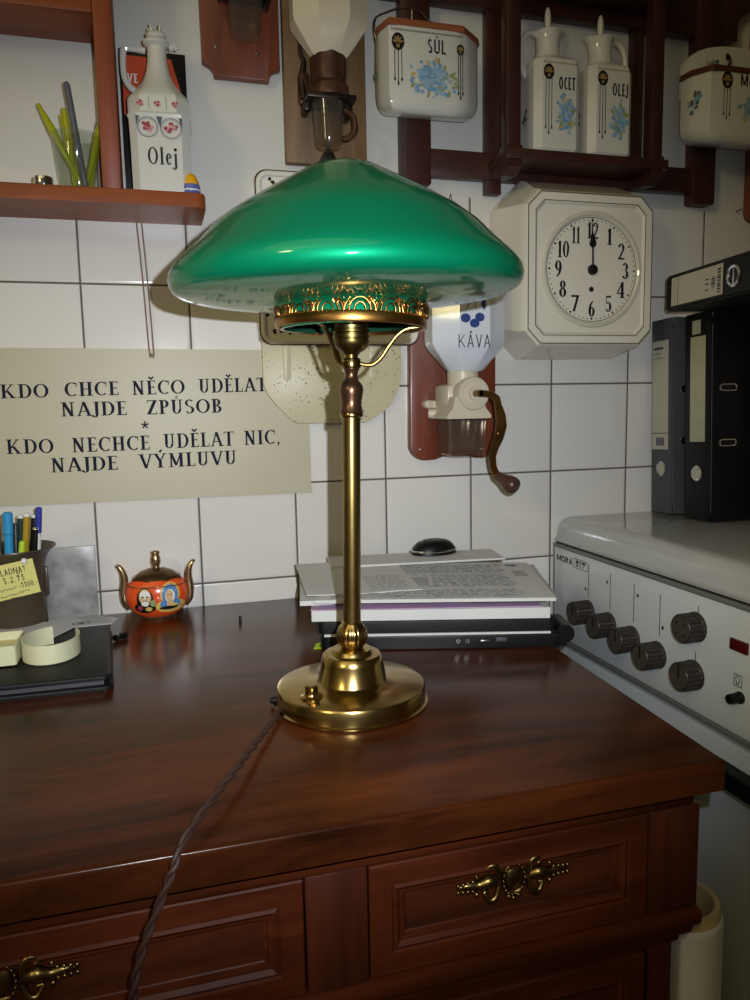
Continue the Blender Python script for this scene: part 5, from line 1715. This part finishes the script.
# thin binder lying across the tops
FZ = BZ+0.3392
fb = thing('binder', 'thin black binder lying flat on top of the standing binders', 'binder', (0.888, -0.118, FZ), math.radians(1.0), 'lever arch binders on the cooker')
TH, LN, DP = 0.055, 0.318, 0.28
fb.rotation_euler = (0, 0, math.radians(-7))
b = MB().box(0, 0.003, -LN, 0, 0.003, TH-0.003, 0.001)
sp = obj('spine', b, 'blackmatte', fb, local=True)
for z in (0, TH-0.003):
    b = MB().box(0.002, DP, -LN, 0, z, z+0.003, 0.0012)
    obj('cover', b, 'blackmatte', fb, local=True)
b = MB().box(0.012, DP-0.012, -LN+0.01, -0.012, 0.006, TH-0.012)
obj('paper_block', b, 'paper', fb, None, local=True)
pn = Pen()
pn.rect(0.016, 0.150, 0.006, 0.049, 0)
pn.rect(0.024, 0.0252, 0.006, 0.049, 1); pn.rect(0.0335, 0.0350, 0.006, 0.049, 2)
for k in range(9):
    pn.rect(0.137, 0.145, 0.010+k*0.0038, 0.0118+k*0.0038+(k % 3)*0.0006, 2)
pn.ell(0.127, 0.026, 0.0050, 0.0095, 1, 12)
pn.rect(0.122, 0.132, 0.0235, 0.0250, 2); pn.rect(0.122, 0.132, 0.030, 0.0312, 2)
for x, z, l in ((0.1115, 0.016, 0.010), (0.1115, 0.0245, 0.006), (0.1115, 0.031, 0.004)):
    pn.rect(x-0.0045, x+0.0045, z, z+0.002, 2)
flat('label', pn.to3d((-0.0003, 0, 0), (0, -1, 0), (0, 0, 1), 0.0004), ['label', 'print', 'black'], sp, local=True)
b = MB()
b.lathe([(0.0105, 0), (0.0150, 0), (0.0155, 0.001), (0.0138, 0.0024), (0.0110, 0.0016), (0.0105, 0)], n=32, cap=False, mx=Matrix.Translation((-0.0001, -0.174, TH/2)) @ Matrix.Rotation(-PI/2, 4, 'Y'))
b.box(-0.0012, 0, -0.1752, -0.1728, TH/2-0.0105, TH/2+0.0105)
obj('finger_ring', b, 'chrome', sp, local=True)

# ================================================================== laptop, papers and mouse on the dresser
ang = math.radians(-16.5)
lp = thing('laptop', 'black closed laptop under the pile of papers behind the lamp', 'laptop', (0.262, -0.2800, ZT), ang)
def rbox(x0, x1, y0, y1, z0, z1, r, bv):
    return MB().prism(rrect(x0, x1, y0, y1, r, 5), (0, 0, z0), (1, 0, 0), (0, 1, 0), z1-z0, bv=bv, seg=3)
obj('base', rbox(0.014, 0.318, 0, 0.235, 0.0015, 0.0195, 0.012, 0.003), 'blackplastic', lp, local=True)
b = MB()
for k in range(2):
    b.lathe([(0.0012, 0), (0.0026, 0), (0.0026, 0.0010), (0.0012, 0.0010)], n=18, mx=Matrix.Translation((0.186+0.0115*k, 0.0002, 0.0105)) @ Matrix.Rotation(PI/2, 4, 'X'), cap=False)
obj('audio_socket', b, 'steel', lp, local=True)
b = MB().box(0.214, 0.224, -0.0008, 0.0005, 0.0095, 0.0115, 0.0004)
b.ball((0.224, -0.0006, 0.0105), 0.0020, n=8)
obj('slide_switch', b, 'steel', lp, local=True)
b = MB().box(0.233, 0.246, -0.0006, 0.0008, 0.0095, 0.0145, 0.0004)
obj('usb_port', b, 'greycover', lp, local=True)
b = MB()
b.tube([(0.3195, 0.004, 0.0165), (0.3195, 0.055, 0.0165)], 0.0118, 18, sub=1)
obj('hinge_end', b, 'blackplastic', lp, local=True)
for x in (0.02, 0.298):
    for y in (0.02, 0.215):
        obj('rubber_foot', MB().box(x-0.008, x+0.008, y-0.006, y+0.006, 0, 0.002, 0.0008), 'black', lp, local=True)
fd = thing('black_folder', 'black document folder lying between the laptop and the papers', 'folder', (0.262, -0.2800, ZT+0.0197), ang)
obj('lower_sheet', MB().prism([(0.020, -0.004), (0.300, -0.003), (0.300, 0.21), (0.020, 0.21)], (0, 0, 0.0), (1, 0, 0), (0, 1, 0), 0.0025), 'paper', fd, None, local=True)
obj('folder_cover', rbox(0.012, 0.306, -0.001, 0.232, 0.0026, 0.0192, 0.008, 0.003), 'blackmatte', fd, local=True)
PZ = ZT+0.0195+0.0196
def sheaf(label, x, y, rz, z, th, wdt, dpt, m, marks=None, curl=0.0, kind='paper', cut=None):
    """a bundle of loose sheets; front left corner at (x, y)"""
    root = thing('paper_sheaf', label, 'papers', (x, y, z), math.radians(rz), 'papers piled on the laptop')
    b = MB()
    nx, ny = 12, 8
    def zz(u, v):
        return curl*(max(0, 0.25-u)*4)**2*0.5+0.0004*math.sin(u*9+v*5)*(1 if curl else 0)
    for side, dz in ((0, 0.0), (1, th)):
        pass
    V = {}
    for s in (0, 1):
        for i in range(nx+1):
            for j in range(ny+1):
                u, v = i/nx, j/ny
                V[(s, i, j)] = b.bm.verts.new((u*wdt, v*dpt, (th if s else 0.0)+zz(u, v)))
    for i in range(nx):
        for j in range(ny):
            b.face([V[(1, i, j)], V[(1, i+1, j)], V[(1, i+1, j+1)], V[(1, i, j+1)]])
            b.face([V[(0, i, j)], V[(0, i, j+1)], V[(0, i+1, j+1)], V[(0, i+1, j)]])
    for i in range(nx):
        b.face([V[(0, i, 0)], V[(0, i+1, 0)], V[(1, i+1, 0)], V[(1, i, 0)]])
        b.face([V[(0, i+1, ny)], V[(0, i, ny)], V[(1, i, ny)], V[(1, i+1, ny)]])
    for j in range(ny):
        b.face([V[(0, 0, j+1)], V[(0, 0, j)], V[(1, 0, j)], V[(1, 0, j+1)]])
        b.face([V[(0, nx, j)], V[(0, nx, j+1)], V[(1, nx, j+1)], V[(1, nx, j)]])
    sh_ = obj('sheets', b, m, root, None, local=True)
    if marks:
        pn = Pen()
        marks(pn)
        flat('print', [([Vector((p.x, p.y, th+zz(p.x/wdt, p.y/dpt)+0.0005)) for p in pts], mi) for pts, mi in pn.to3d((0, 0, 0), (1, 0, 0), (0, 1, 0), 0)], ['print', 'print2', 'black'], sh_, local=True)
    return root
sheaf('thick white sheaf at the bottom of the paper pile', 0.2660, -0.2840, -16.5, PZ, 0.0135, 0.294, 0.207, 'paper')
sheaf('pink edged sheet in the middle of the paper pile', 0.2650, -0.2830, -16.0, PZ+0.0137, 0.0009, 0.286, 0.205, 'pink')
sheaf('white sheaf sticking out to the left of the paper pile', 0.2560, -0.2600, -11.0, PZ+0.0148, 0.0060, 0.290, 0.200, 'paper')
def page(pn):
    rr = random.Random(4)
    for k in range(29):
        y = 0.010+k*0.0066
        if k in (6, 7, 19):
            continue
        x = 0.150 if 9 <= k <= 17 else 0.02
        for c in range(24):
            w_ = rr.uniform(0.006, 0.018)
            if x+w_ > 0.262: break
            pn.rect(x, x+w_, y, y+0.0030, 1 if (k+c) % 3 else 0)
            x += w_+0.0032
    pn.ell(0.272, 0.188, 0.006, 0.0045, 2); pn.rect(0.262, 0.268, 0.186, 0.193, 2)
    for k in range(6):
        pn.rect(0.264+0.002*(k % 2), 0.284, 0.120+k*0.0058, 0.1216+k*0.0058, 0 if k % 2 else 2)
    pn.rect(0.03, 0.145, 0.070, 0.120, 1)
sheaf('printed page of grey columns near the top of the paper pile', 0.2700, -0.2830, -17.5, PZ+0.0222, 0.0042, 0.297, 0.210, 'paper', page)
def page2(pn):
    rr = random.Random(9)
    for k in range(10):
        y = 0.010+k*0.0085
        x = 0.085
        for c in range(12):
            w_ = rr.uniform(0.004, 0.012)
            if x+w_ > 0.140: break
            pn.rect(x, x+w_, y, y+0.0035, 1)
            x += w_+0.003
tl = thing('plastic_sleeve', 'clear plastic sleeve sticking out right of the paper pile', 'sleeve', (0.300, -0.2790, PZ+0.0050), math.radians(-18))
b = MB().prism([(0.16, 0.006), (0.276, 0.002), (0.279, 0.206), (0.16, 0.205)], (0, 0, 0.0105), (1, 0, 0), (0, 1, 0), 0.0008)
# the sleeve lies in the slit above the printed page
tl.location.z = PZ+0.0106
obj('sleeve', b, 'sleeve', tl, None, local=True)
sheaf('blank sheet at an angle on the left of the paper pile', 0.2640, -0.2640, -6.0, PZ+0.0266, 0.0010, 0.150, 0.200, 'paper', page2, 0.003)
sheaf('white sheaf at the back of the pile under the mouse', 0.3300, -0.1150, -7.0, PZ+0.0278, 0.0030, 0.265, 0.075, 'paper')
ms = thing('computer_mouse', 'black computer mouse lying on papers at the foot of the tiles', 'mouse', (0.5050, -0.0740, PZ+0.0310), math.radians(8))
b = MB()
R = []
for k in range(9):
    t = k/8
    z = 0.0005+0.0220*math.sin(t*PI/2)
    sc = math.cos(t*PI/2)**0.55 if t < 1 else 0.02
    R.append([Vector((0.038*sc*math.cos(a)*(1.0-0.1*t), 0.026*sc*math.sin(a), z)) for a in [2*PI*i/28 for i in range(28)]])
b.loft(R)
obj('shell', b, 'blackplastic', ms, 50, local=True)
b = MB().tube([(0.0378*math.cos(2*PI*i/28), 0.0259*math.sin(2*PI*i/28), 0.006) for i in range(28)], 0.0014, 8, sub=1, closed=True)
obj('chrome_band', b, 'chrome', ms, local=True)
b = MB().lathe([(0.0005, -0.003), (0.006, -0.003), (0.0065, 0), (0.006, 0.003), (0.0005, 0.003)], n=18, mx=Matrix.Translation((-0.018, 0, 0.0165)) @ Matrix.Rotation(PI/2, 4, 'X'))
obj('scroll_wheel', b, 'steel', ms, local=True)
lt = MB().prism([(0, 0), (0.030, 0.012), (0.030, 0.022), (0.004, 0.011)], (0.2560, -0.2860, ZT+0.0012), (0.96, -0.28, 0), (0.28, 0.96, 0), 0.0006)
lt2 = thing('sticky_tab', 'lime green paper tab sticking out beside the lamp base', 'tab', (0.26, -0.28, ZT))
b = MB().prism([(0.2690, -0.2740), (0.2790, -0.2735), (0.2850, -0.2500), (0.2770, -0.2520)], (0, 0, ZT+0.0003), (1, 0, 0), (0, 1, 0), 0.0006)
obj('tab', b, 'lime', lt2, None)
for k in range(2):
    pass
lt.bm.free()

# ================================================================== teapot-like sugar bowl
tp = thing('sugar_bowl', 'small orange and gold sugar bowl with portraits by the tiles', 'sugar bowl', (0.0825, -0.0385, ZT))
FL = Matrix.Diagonal((1, 0.72, 1, 1))
b = MB().lathe([(0.001, 0.001), (0.022, 0.001), (0.0290, 0.0040), (0.0375, 0.0115), (0.0428, 0.0215), (0.0450, 0.0330), (0.0436, 0.0430), (0.0395, 0.0515), (0.0345, 0.0570), (0.001, 0.0575)], n=64, mx=FL)
tb = obj('bowl', b, 'orange', tp, 50, local=True)
b = MB().lathe([(0.022, 0.0), (0.0245, 0.0), (0.0255, 0.002), (0.025, 0.0045), (0.022, 0.0045)], n=48, mx=FL)
obj('foot_ring', b, 'goldlustre', tp, local=True)
b = MB()
b.loft([[Vector((r*math.cos(2*PI*(i+0.5)/8), 0.72*r*math.sin(2*PI*(i+0.5)/8), z)) for i in range(8)] for r, z in ((0.0360, 0.0560), (0.0375, 0.0580), (0.0362, 0.0595), (0.024, 0.0675), (0.011, 0.0722), (0.006, 0.0730))])
ld = obj('lid', b, 'lidlustre', tp, 25, local=True)
b = MB().lathe([(0.001, 0.0725), (0.0055, 0.0725), (0.0050, 0.0745), (0.0066, 0.0790), (0.0072, 0.0835), (0.0065, 0.0885), (0.0050, 0.0915), (0.0062, 0.0940), (0.0060, 0.0965), (0.003, 0.0980), (0.001, 0.0983)], n=24)
obj('lid_knob', b, 'goldlustre', ld, 60, local=True)
for s in (-1, 1):
    b = MB()
    b.tube([(s*0.0400, 0, 0.0140), (s*0.0455, 0, 0.0240), (s*0.0470, 0, 0.0400), (s*0.0455, 0, 0.0560), (s*0.0470, 0, 0.0680), (s*0.0520, 0, 0.0775), (s*0.0560, 0, 0.0795)], [0.004, 0.0058, 0.0062, 0.0056, 0.0046, 0.0034, 0.0018], 14, sub=5)
    obj('handle', b, 'goldlustre', tp, 60, local=True)
def bowl_y(x, z):
    prof = [(0.022, 0.001), (0.0290, 0.0040), (0.0375, 0.0115), (0.0428, 0.0215), (0.0450, 0.0330), (0.0436, 0.0430), (0.0395, 0.0515), (0.0345, 0.0570)]
    r = prof[-1][0]
    for (r0, z0), (r1, z1) in zip(prof, prof[1:]):
        if z0 <= z <= z1:
            r = r0+(r1-r0)*(z-z0)/(z1-z0)
    return -0.72*math.sqrt(max(1e-6, r*r-x*x))
pn = Pen()
LAY = {}
def med(cx, cz, left):
    global LAY
    if left:
        items = [(0, -0.009, 0.0125, 0.0070, 4), (0, 0.0005, 0.0098, 0.0125, 4), (0, 0.0035, 0.0070, 0.0085, 0), (0, 0.0060, 0.0058, 0.0040, 5), (-0.0024, 0.0035, 0.0014, 0.0009, 4), (0.0024, 0.0035, 0.0014, 0.0009, 4), (0, -0.0015, 0.0030, 0.0012, 4), (0, -0.0040, 0.0045, 0.0030, 5),
                 (-0.006, -0.0095, 0.003, 0.003, 6), (0.004, -0.0105, 0.004, 0.0025, 2), (0.009, -0.0035, 0.0035, 0.0040, 7)]
    else:
        items = [(0, 0.0050, 0.0115, 0.0130, 2), (0, 0.0045, 0.0095, 0.0112, 1), (0, -0.0085, 0.0175, 0.0080, 2), (0, -0.0060, 0.0120, 0.0070, 1), (0, 0.0030, 0.0058, 0.0075, 3), (-0.001, 0.0040, 0.0045, 0.0058, 0), (-0.0025, 0.0045, 0.001, 0.0007, 4), (0.001, 0.0045, 0.001, 0.0007, 4), (0, -0.0060, 0.0040, 0.0065, 0), (-0.002, -0.0105, 0.0110, 0.0022, 4), (0.004, -0.0075, 0.0055, 0.0018, 2)]
    for k, (dx, dz, rx, rz_, mi) in enumerate(items):
        pn.p.append(((cx+1.2*dx, cz+1.3*dz, 1.2*rx, 1.3*rz_, 0.0004+0.00012*k), mi))
med(-0.0175, 0.0315, True)
med(0.0175, 0.0315, False)
polys = []
for (ex, ez, rx, rz_, e_), mi in pn.p:
    def on(k, i):
        x, z = ex+rx*k*math.cos(2*PI*i/20), ez+rz_*k*math.sin(2*PI*i/20)
        return Vector((x, bowl_y(x, z)-e_, z))
    for i in range(20):
        polys.append(([on(0, 0), on(0.34, i), on(0.34, i+1)], mi))
        for k0, k1 in ((0.34, 0.67), (0.67, 1.0)):
            polys.append(([on(k0, i), on(k1, i), on(k1, i+1), on(k0, i+1)], mi))
flat('portraits', polys, ['skin', 'robeblue', 'haloyellow', 'white', 'black', 'white', 'rose', 'leaf'], tb, local=True)
b = MB().tube([(0.0418*math.cos(2*PI*i/48)*0.985, 0.72*0.0418*math.sin(2*PI*i/48)*0.985, 0.0487) for i in range(48)], 0.0010, 6, sub=1, closed=True)
obj('gold_line', b, 'goldlustre', tb, local=True)

# ================================================================== left corner: pen pot, pens, folder, papers, bands
cx0, cy0 = -0.1030, -0.0720
pc = thing('pen_pot', 'brown plastic pen pot with flared rim and a yellow note on it', 'pot', (cx0, cy0, ZT))
b = MB()
b.lathe([(0.001, 0), (0.0370, 0), (0.0385, 0.002), (0.0385, 0.080), (0.0395, 0.096), (0.0430, 0.108), (0.0490, 0.1165), (0.0550, 0.1205), (0.0548, 0.1222), (0.0480, 0.1185), (0.0415, 0.1100), (0.0375, 0.097), (0.0365, 0.080), (0.0365, 0.005), (0.001, 0.005)], n=56)
obj('pot', b, 'cup', pc, 50, local=True)
b = MB().box(0.0375, 0.0430, -0.004, 0.004, 0.0520, 0.0920, 0.0012)
obj('side_rib', b, 'cup', pc, local=True)
nt_ = thing('sticky_note', 'yellow handwritten note pinned to the front of the pen pot', 'note', (-0.0930, -0.1160, ZT+0.060))
def npt(px, py, Y=-0.1165):
    x, z = wall_xz(px, py, Y)
    return Vector((x, Y, z))
A, Bq, Cq = npt(41, 591.5), npt(37, 557), npt(0, 601.5)
U = (A-Cq).normalized()
Vv = Vector((-U.z, 0, U.x))
hgt = (Bq-A).dot(Vv)
b = MB().prism([(-0.040, 0), ((A-Cq).length, 0), ((A-Cq).length+0.0005, hgt), (-0.040, hgt)], Cq, U, Vv, 0.0004)
nb = obj('paper', b, 'note', nt_, None)
pn = Pen()
text(pn, 'KLADNA?', 0.004, hgt-0.0145, 0.0080, 0.036, W=0.12, T=0.11, serif=False, gap=0.18)
text(pn, '5.2.75', 0.0105, hgt-0.0255, 0.0080, 0.026, W=0.12, T=0.11, serif=False, gap=0.3)
pn.line(0.028, hgt-0.0155, 0.034, hgt-0.0150, 0.0008)
text(pn, '-5500,-', 0.0270, hgt-0.0350, 0.0068, 0.023, W=0.12, T=0.11, serif=False, gap=0.15)
rr = random.Random(2)
for (x0, x1, y) in ((0.002, 0.024, hgt-0.0350), (0.002, 0.013, hgt-0.0430), (0.015, 0.023, hgt-0.0425), (0.0255, 0.0375, hgt-0.0425)):
    x, py = x0, y
    while x < x1:
        ny = y+rr.uniform(0, 0.0034)
        pn.line(x, py, x+0.0013, ny, 0.0007)
        x, py = x+0.0013, ny
text(pn, '(A)', 0.013, hgt-0.0480, 0.0036, 0.008, W=0.14, T=0.13, serif=False, gap=0.2)
flat('handwriting', pn.to3d(Cq, U, Vv, 0.0008), 'black', nb)
pv = npt(24, 561, -0.1175)
obj('push_pin', MB().lathe([(0.0005, 0), (0.0042, 0), (0.0038, 0.0025), (0.0030, 0.0045), (0.0005, 0.005)], n=18, mx=Matrix.Translation(pv) @ Matrix.Rotation(PI/2, 4, 'X')), 'white', nt_, 60)
def pen_(px, pyt, dx, dy, dlx, r, m, label, capm=None, capl=0.0, name='pen'):
    Y = cy0+dy
    x, z = wall_xz(px, pyt, Y)
    top = Vector((x, Y, z))
    bot = Vector((cx0+dlx, cy0+dy*0.6, ZT+0.0055))
    root = thing(name, label, 'pen', bot, 0, 'pens in the brown pot')
    d = (top-bot)
    L = d.length
    dn = d/L
    pts = [bot, bot+dn*0.004, bot+dn*(L-capl) if capm else bot+dn*(L-0.003), top if not capm else bot+dn*(L-capl+0.0001)]
    obj('barrel', MB().tube(pts, [r*0.5, r, r, r*0.7 if not capm else r], 14, sub=1), m, root)
    if capm:
        obj('cap', MB().tube([top-dn*capl, top-dn*(capl-0.001), top-dn*0.002, top], [r*0.9, r*1.12, r*1.1, r*0.7], 14, sub=1), capm, root)
    return root
pen_(7.5, 512, 0, -0.020, -0.006, 0.0058, 'cyan', 'bright cyan marker in the pen pot', 'cyan', 0.030, 'marker')
pen_(20.5, 514.5, 0, -0.004, 0.004, 0.0042, 'dgreen', 'dark green felt pen with white end in the pen pot', 'white', 0.0055)
pen_(27, 513, 0, -0.016, 0.006, 0.0044, 'yellowpen', 'mustard felt pen with white end in the pen pot', 'white', 0.0050)
pen_(34, 515, 0, 0.006, 0.012, 0.0034, 'blackplastic', 'black ballpoint with white end in the pen pot', 'white', 0.004)
pen_(38.8, 507, 0, 0.0, 0.022, 0.0040, 'white', 'clear ballpoint with violet blue cap in the pen pot', 'bluecap', 0.036)
pen_(35.5, 527, 0, -0.018, 0.018, 0.0036, 'blackplastic', 'black pen with silver ring at the right of the pen pot', 'chrome', 0.004)
pen_(15.5, 523, 0, 0.012, -0.002, 0.0036, 'bookblack', 'plain black pen behind the cyan marker in the pen pot')
pen_(22.5, 541, 0, -0.026, 0.0, 0.0042, 'lime', 'short lime highlighter sunk low in the pen pot')
pen_(-3, 520, 0, -0.005, -0.016, 0.004, 'steel', 'silver pen at the far left of the pen pot')
# grey marbled slab standing on the dresser against the tiles
t = MB().prism(rrect(-0.0760, -0.0035, ZT, 0.8615, 0.0015, 2), (0, -0.0003, 0), (1, 0, 0), (0, 0, 1), 0.004, bv=0.0008)
tag(obj('marbled_slab', t, 'marble'), 'grey marbled slab standing against the tiles beside the pen pot', 'slab')

FT = ZT+0.0165
bf = thing('black_folder', 'black leather folder under the paper bands at the left', 'folder', (-0.10, -0.24, ZT))
b = MB().prism([(-0.26, -0.331), (0.026, -0.336), (0.033, -0.330), (0.0195, -0.122), (0.013, -0.118), (-0.26, -0.118)], (0, 0, ZT+0.0115), (1, 0, 0), (0, 1, 0), 0.0050, bv=0.002, seg=3)
obj('top_cover', b, 'blackmatte', bf)
b = MB().prism([(-0.26, -0.333), (0.027, -0.338), (0.034, -0.332), (0.021, -0.120), (-0.26, -0.116)], (0, 0, ZT+0.0002), (1, 0, 0), (0, 1, 0), 0.0050, bv=0.002, seg=3)
obj('bottom_cover', b, 'blackmatte', bf)
b = MB().prism([(-0.26, -0.326), (0.024, -0.331), (0.016, -0.124), (-0.26, -0.122)], (0, 0, ZT+0.0051), (1, 0, 0), (0, 1, 0), 0.0065)
obj('inside_pages', b, 'greycover', bf, None)
pl_ = thing('black_pen', 'black pen with a silver ring peeping out beside the black folder', 'pen', (0.034, -0.150, ZT))
b = MB()
P0, P1 = Vector((0.0255, -0.153, ZT+0.0045)), Vector((0.0415, -0.1395, ZT+0.0045))
b.tube([P0, P0.lerp(P1, 0.5), P0.lerp(P1, 0.9), P1], [0.0040, 0.0043, 0.0043, 0.0028], 14, sub=1)
obj('barrel', b, 'blackplastic', pl_, 60)
dd = (P1-P0).normalized()
obj('ring', MB().tube([P0+dd*0.004, P0+dd*0.0060], 0.0047, 14, sub=1), 'chrome', pl_, 60)
def fsheet(label, poly, z, m, marks=None):
    root = thing('paper_sheet', label, 'paper', (poly[0][0], poly[0][1], z), 0, 'papers on the black folder')
    b = MB().prism(poly, (0, 0, z), (1, 0, 0), (0, 1, 0), 0.0008)
    o = obj('sheet', b, m, root, None)
    if marks:
        pn = Pen(); marks(pn)
        flat('print', pn.to3d((0, 0, z+0.0008), (1, 0, 0), (0, 1, 0), 0.0005), ['print', 'print2', 'black'], o)
def m1(pn):
    for k in range(7):
        pn.line(-0.030+0.004*k, -0.080-0.006*k, 0.010+0.002*k, -0.075-0.0065*k, 0.0018, k % 2)
    pn.ring(-0.018, -0.112, 0.012, 0.007, 0.002, 0.0014, 0, 360, 2)
    pn.ell(-0.018, -0.112, 0.004, 0.003, 2)
fsheet('grey printed sheet under the white one on the black folder', [(-0.060, -0.128), (0.022, -0.126), (0.029, -0.100), (-0.020, -0.055), (-0.065, -0.060)], FT+0.0002, 'paper2', m1)
fsheet('white sheet on the black folder, left of the printed one', [(-0.20, -0.205), (-0.050, -0.178), (-0.024, -0.128), (-0.075, -0.080), (-0.20, -0.075)], FT+0.0012, 'paper2')
# the open band of cream plastic and its yellowed neighbour
bd = thing('plastic_band', 'cream C shaped plastic band lying on the black folder', 'band', (-0.0390, -0.2420, FT+0.0022))
def band(cx, cy, rx, ry, a0, a1, z0, z1, t, n=40, taper=None):
    b = MB()
    rings = []
    for i in range(n+1):
        a = math.radians(a0+(a1-a0)*i/n)
        u = i/n
        zt = z1-(taper(u) if taper else 0)
        c, s = math.cos(a), math.sin(a)
        rings.append([Vector((cx+rx*c, cy+ry*s, z0)), Vector((cx+(rx-t)*c, cy+(ry-t)*s, z0)), Vector((cx+(rx-t)*c, cy+(ry-t)*s, zt)), Vector((cx+rx*c, cy+ry*s, zt))])
    b.loft(rings)
    return b
obj('band', band(0, 0, 0.0320, 0.0420, 95, 395, 0, 0.0220, 0.0016), 'tape', bd, 40, local=True)
bd2 = thing('plastic_band', 'yellowed plastic band at the left edge on the black folder', 'band', (-0.1000, -0.2420, FT+0.0022))
b = MB().prism(rrect(-0.032, 0.0275, -0.030, 0.035, 0.004, 4), (0, 0, 0), (1, 0, 0), (0, 1, 0), 0.0012)
b2 = MB()
o1, o2 = rrect(-0.032, 0.0275, -0.030, 0.035, 0.003, 4), rrect(-0.0304, 0.0259, -0.0284, 0.0334, 0.003, 4)
rings = [[Vector((x, y, z)) for x, y in q] for q, z in ((o1, 0), (o1, 0.0225), (o2, 0.0225), (o2, 0.0012))]
b2.loft(rings, cap=False)
obj('rim', b2, 'tape', bd2, 40, local=True)
obj('floor', MB().prism(o2, (0, 0, 0), (1, 0, 0), (0, 1, 0), 0.0125), 'tapeold', bd2, 40, local=True)
b.bm.free()
# little peg on the dresser top
t = MB().lathe([(0.0005, 0), (0.0022, 0), (0.0022, 0.006), (0.0016, 0.0075), (0.0005, 0.008)], c=(0.195, -0.111, ZT), n=14)
tag(obj('black_peg', t, 'black'), 'tiny black peg standing alone on the dresser top', 'peg')

# ================================================================== between dresser and cooker
rc = thing('film_roll', 'upright white roll with a card core beside the dresser', 'roll', (0.5615, -0.600, 0.0))
RT = 0.5755
b = MB()
b.lathe([(0.0390, RT-0.010), (0.0390, 0.0), (0.0412, 0.0), (0.0415, RT-0.016), (0.0412, RT-0.013), (0.0390, RT-0.010)], n=48, cap=False)
obj('film', b, 'rollwhite', rc, 50, local=True)
b = MB().lathe([(0.0315, 0.0), (0.0385, 0.0), (0.0388, RT-0.002), (0.0375, RT), (0.0330, RT), (0.0315, RT-0.002), (0.0315, 0.0)], n=48, cap=False)
obj('card_core', b, 'rollcore', rc, 50, local=True)
t = MB().prism(rrect(-0.545, -0.20, 0.0, 0.692, (0.01, 0.01, 0.02, 0.02), 4), (0.5410, 0, 0), (0, 1, 0), (0, 0, 1), 0.004, bv=0.001)
tag(obj('tray', t, 'darkgreen'), 'dark green tray standing on edge between dresser and cooker', 'tray')
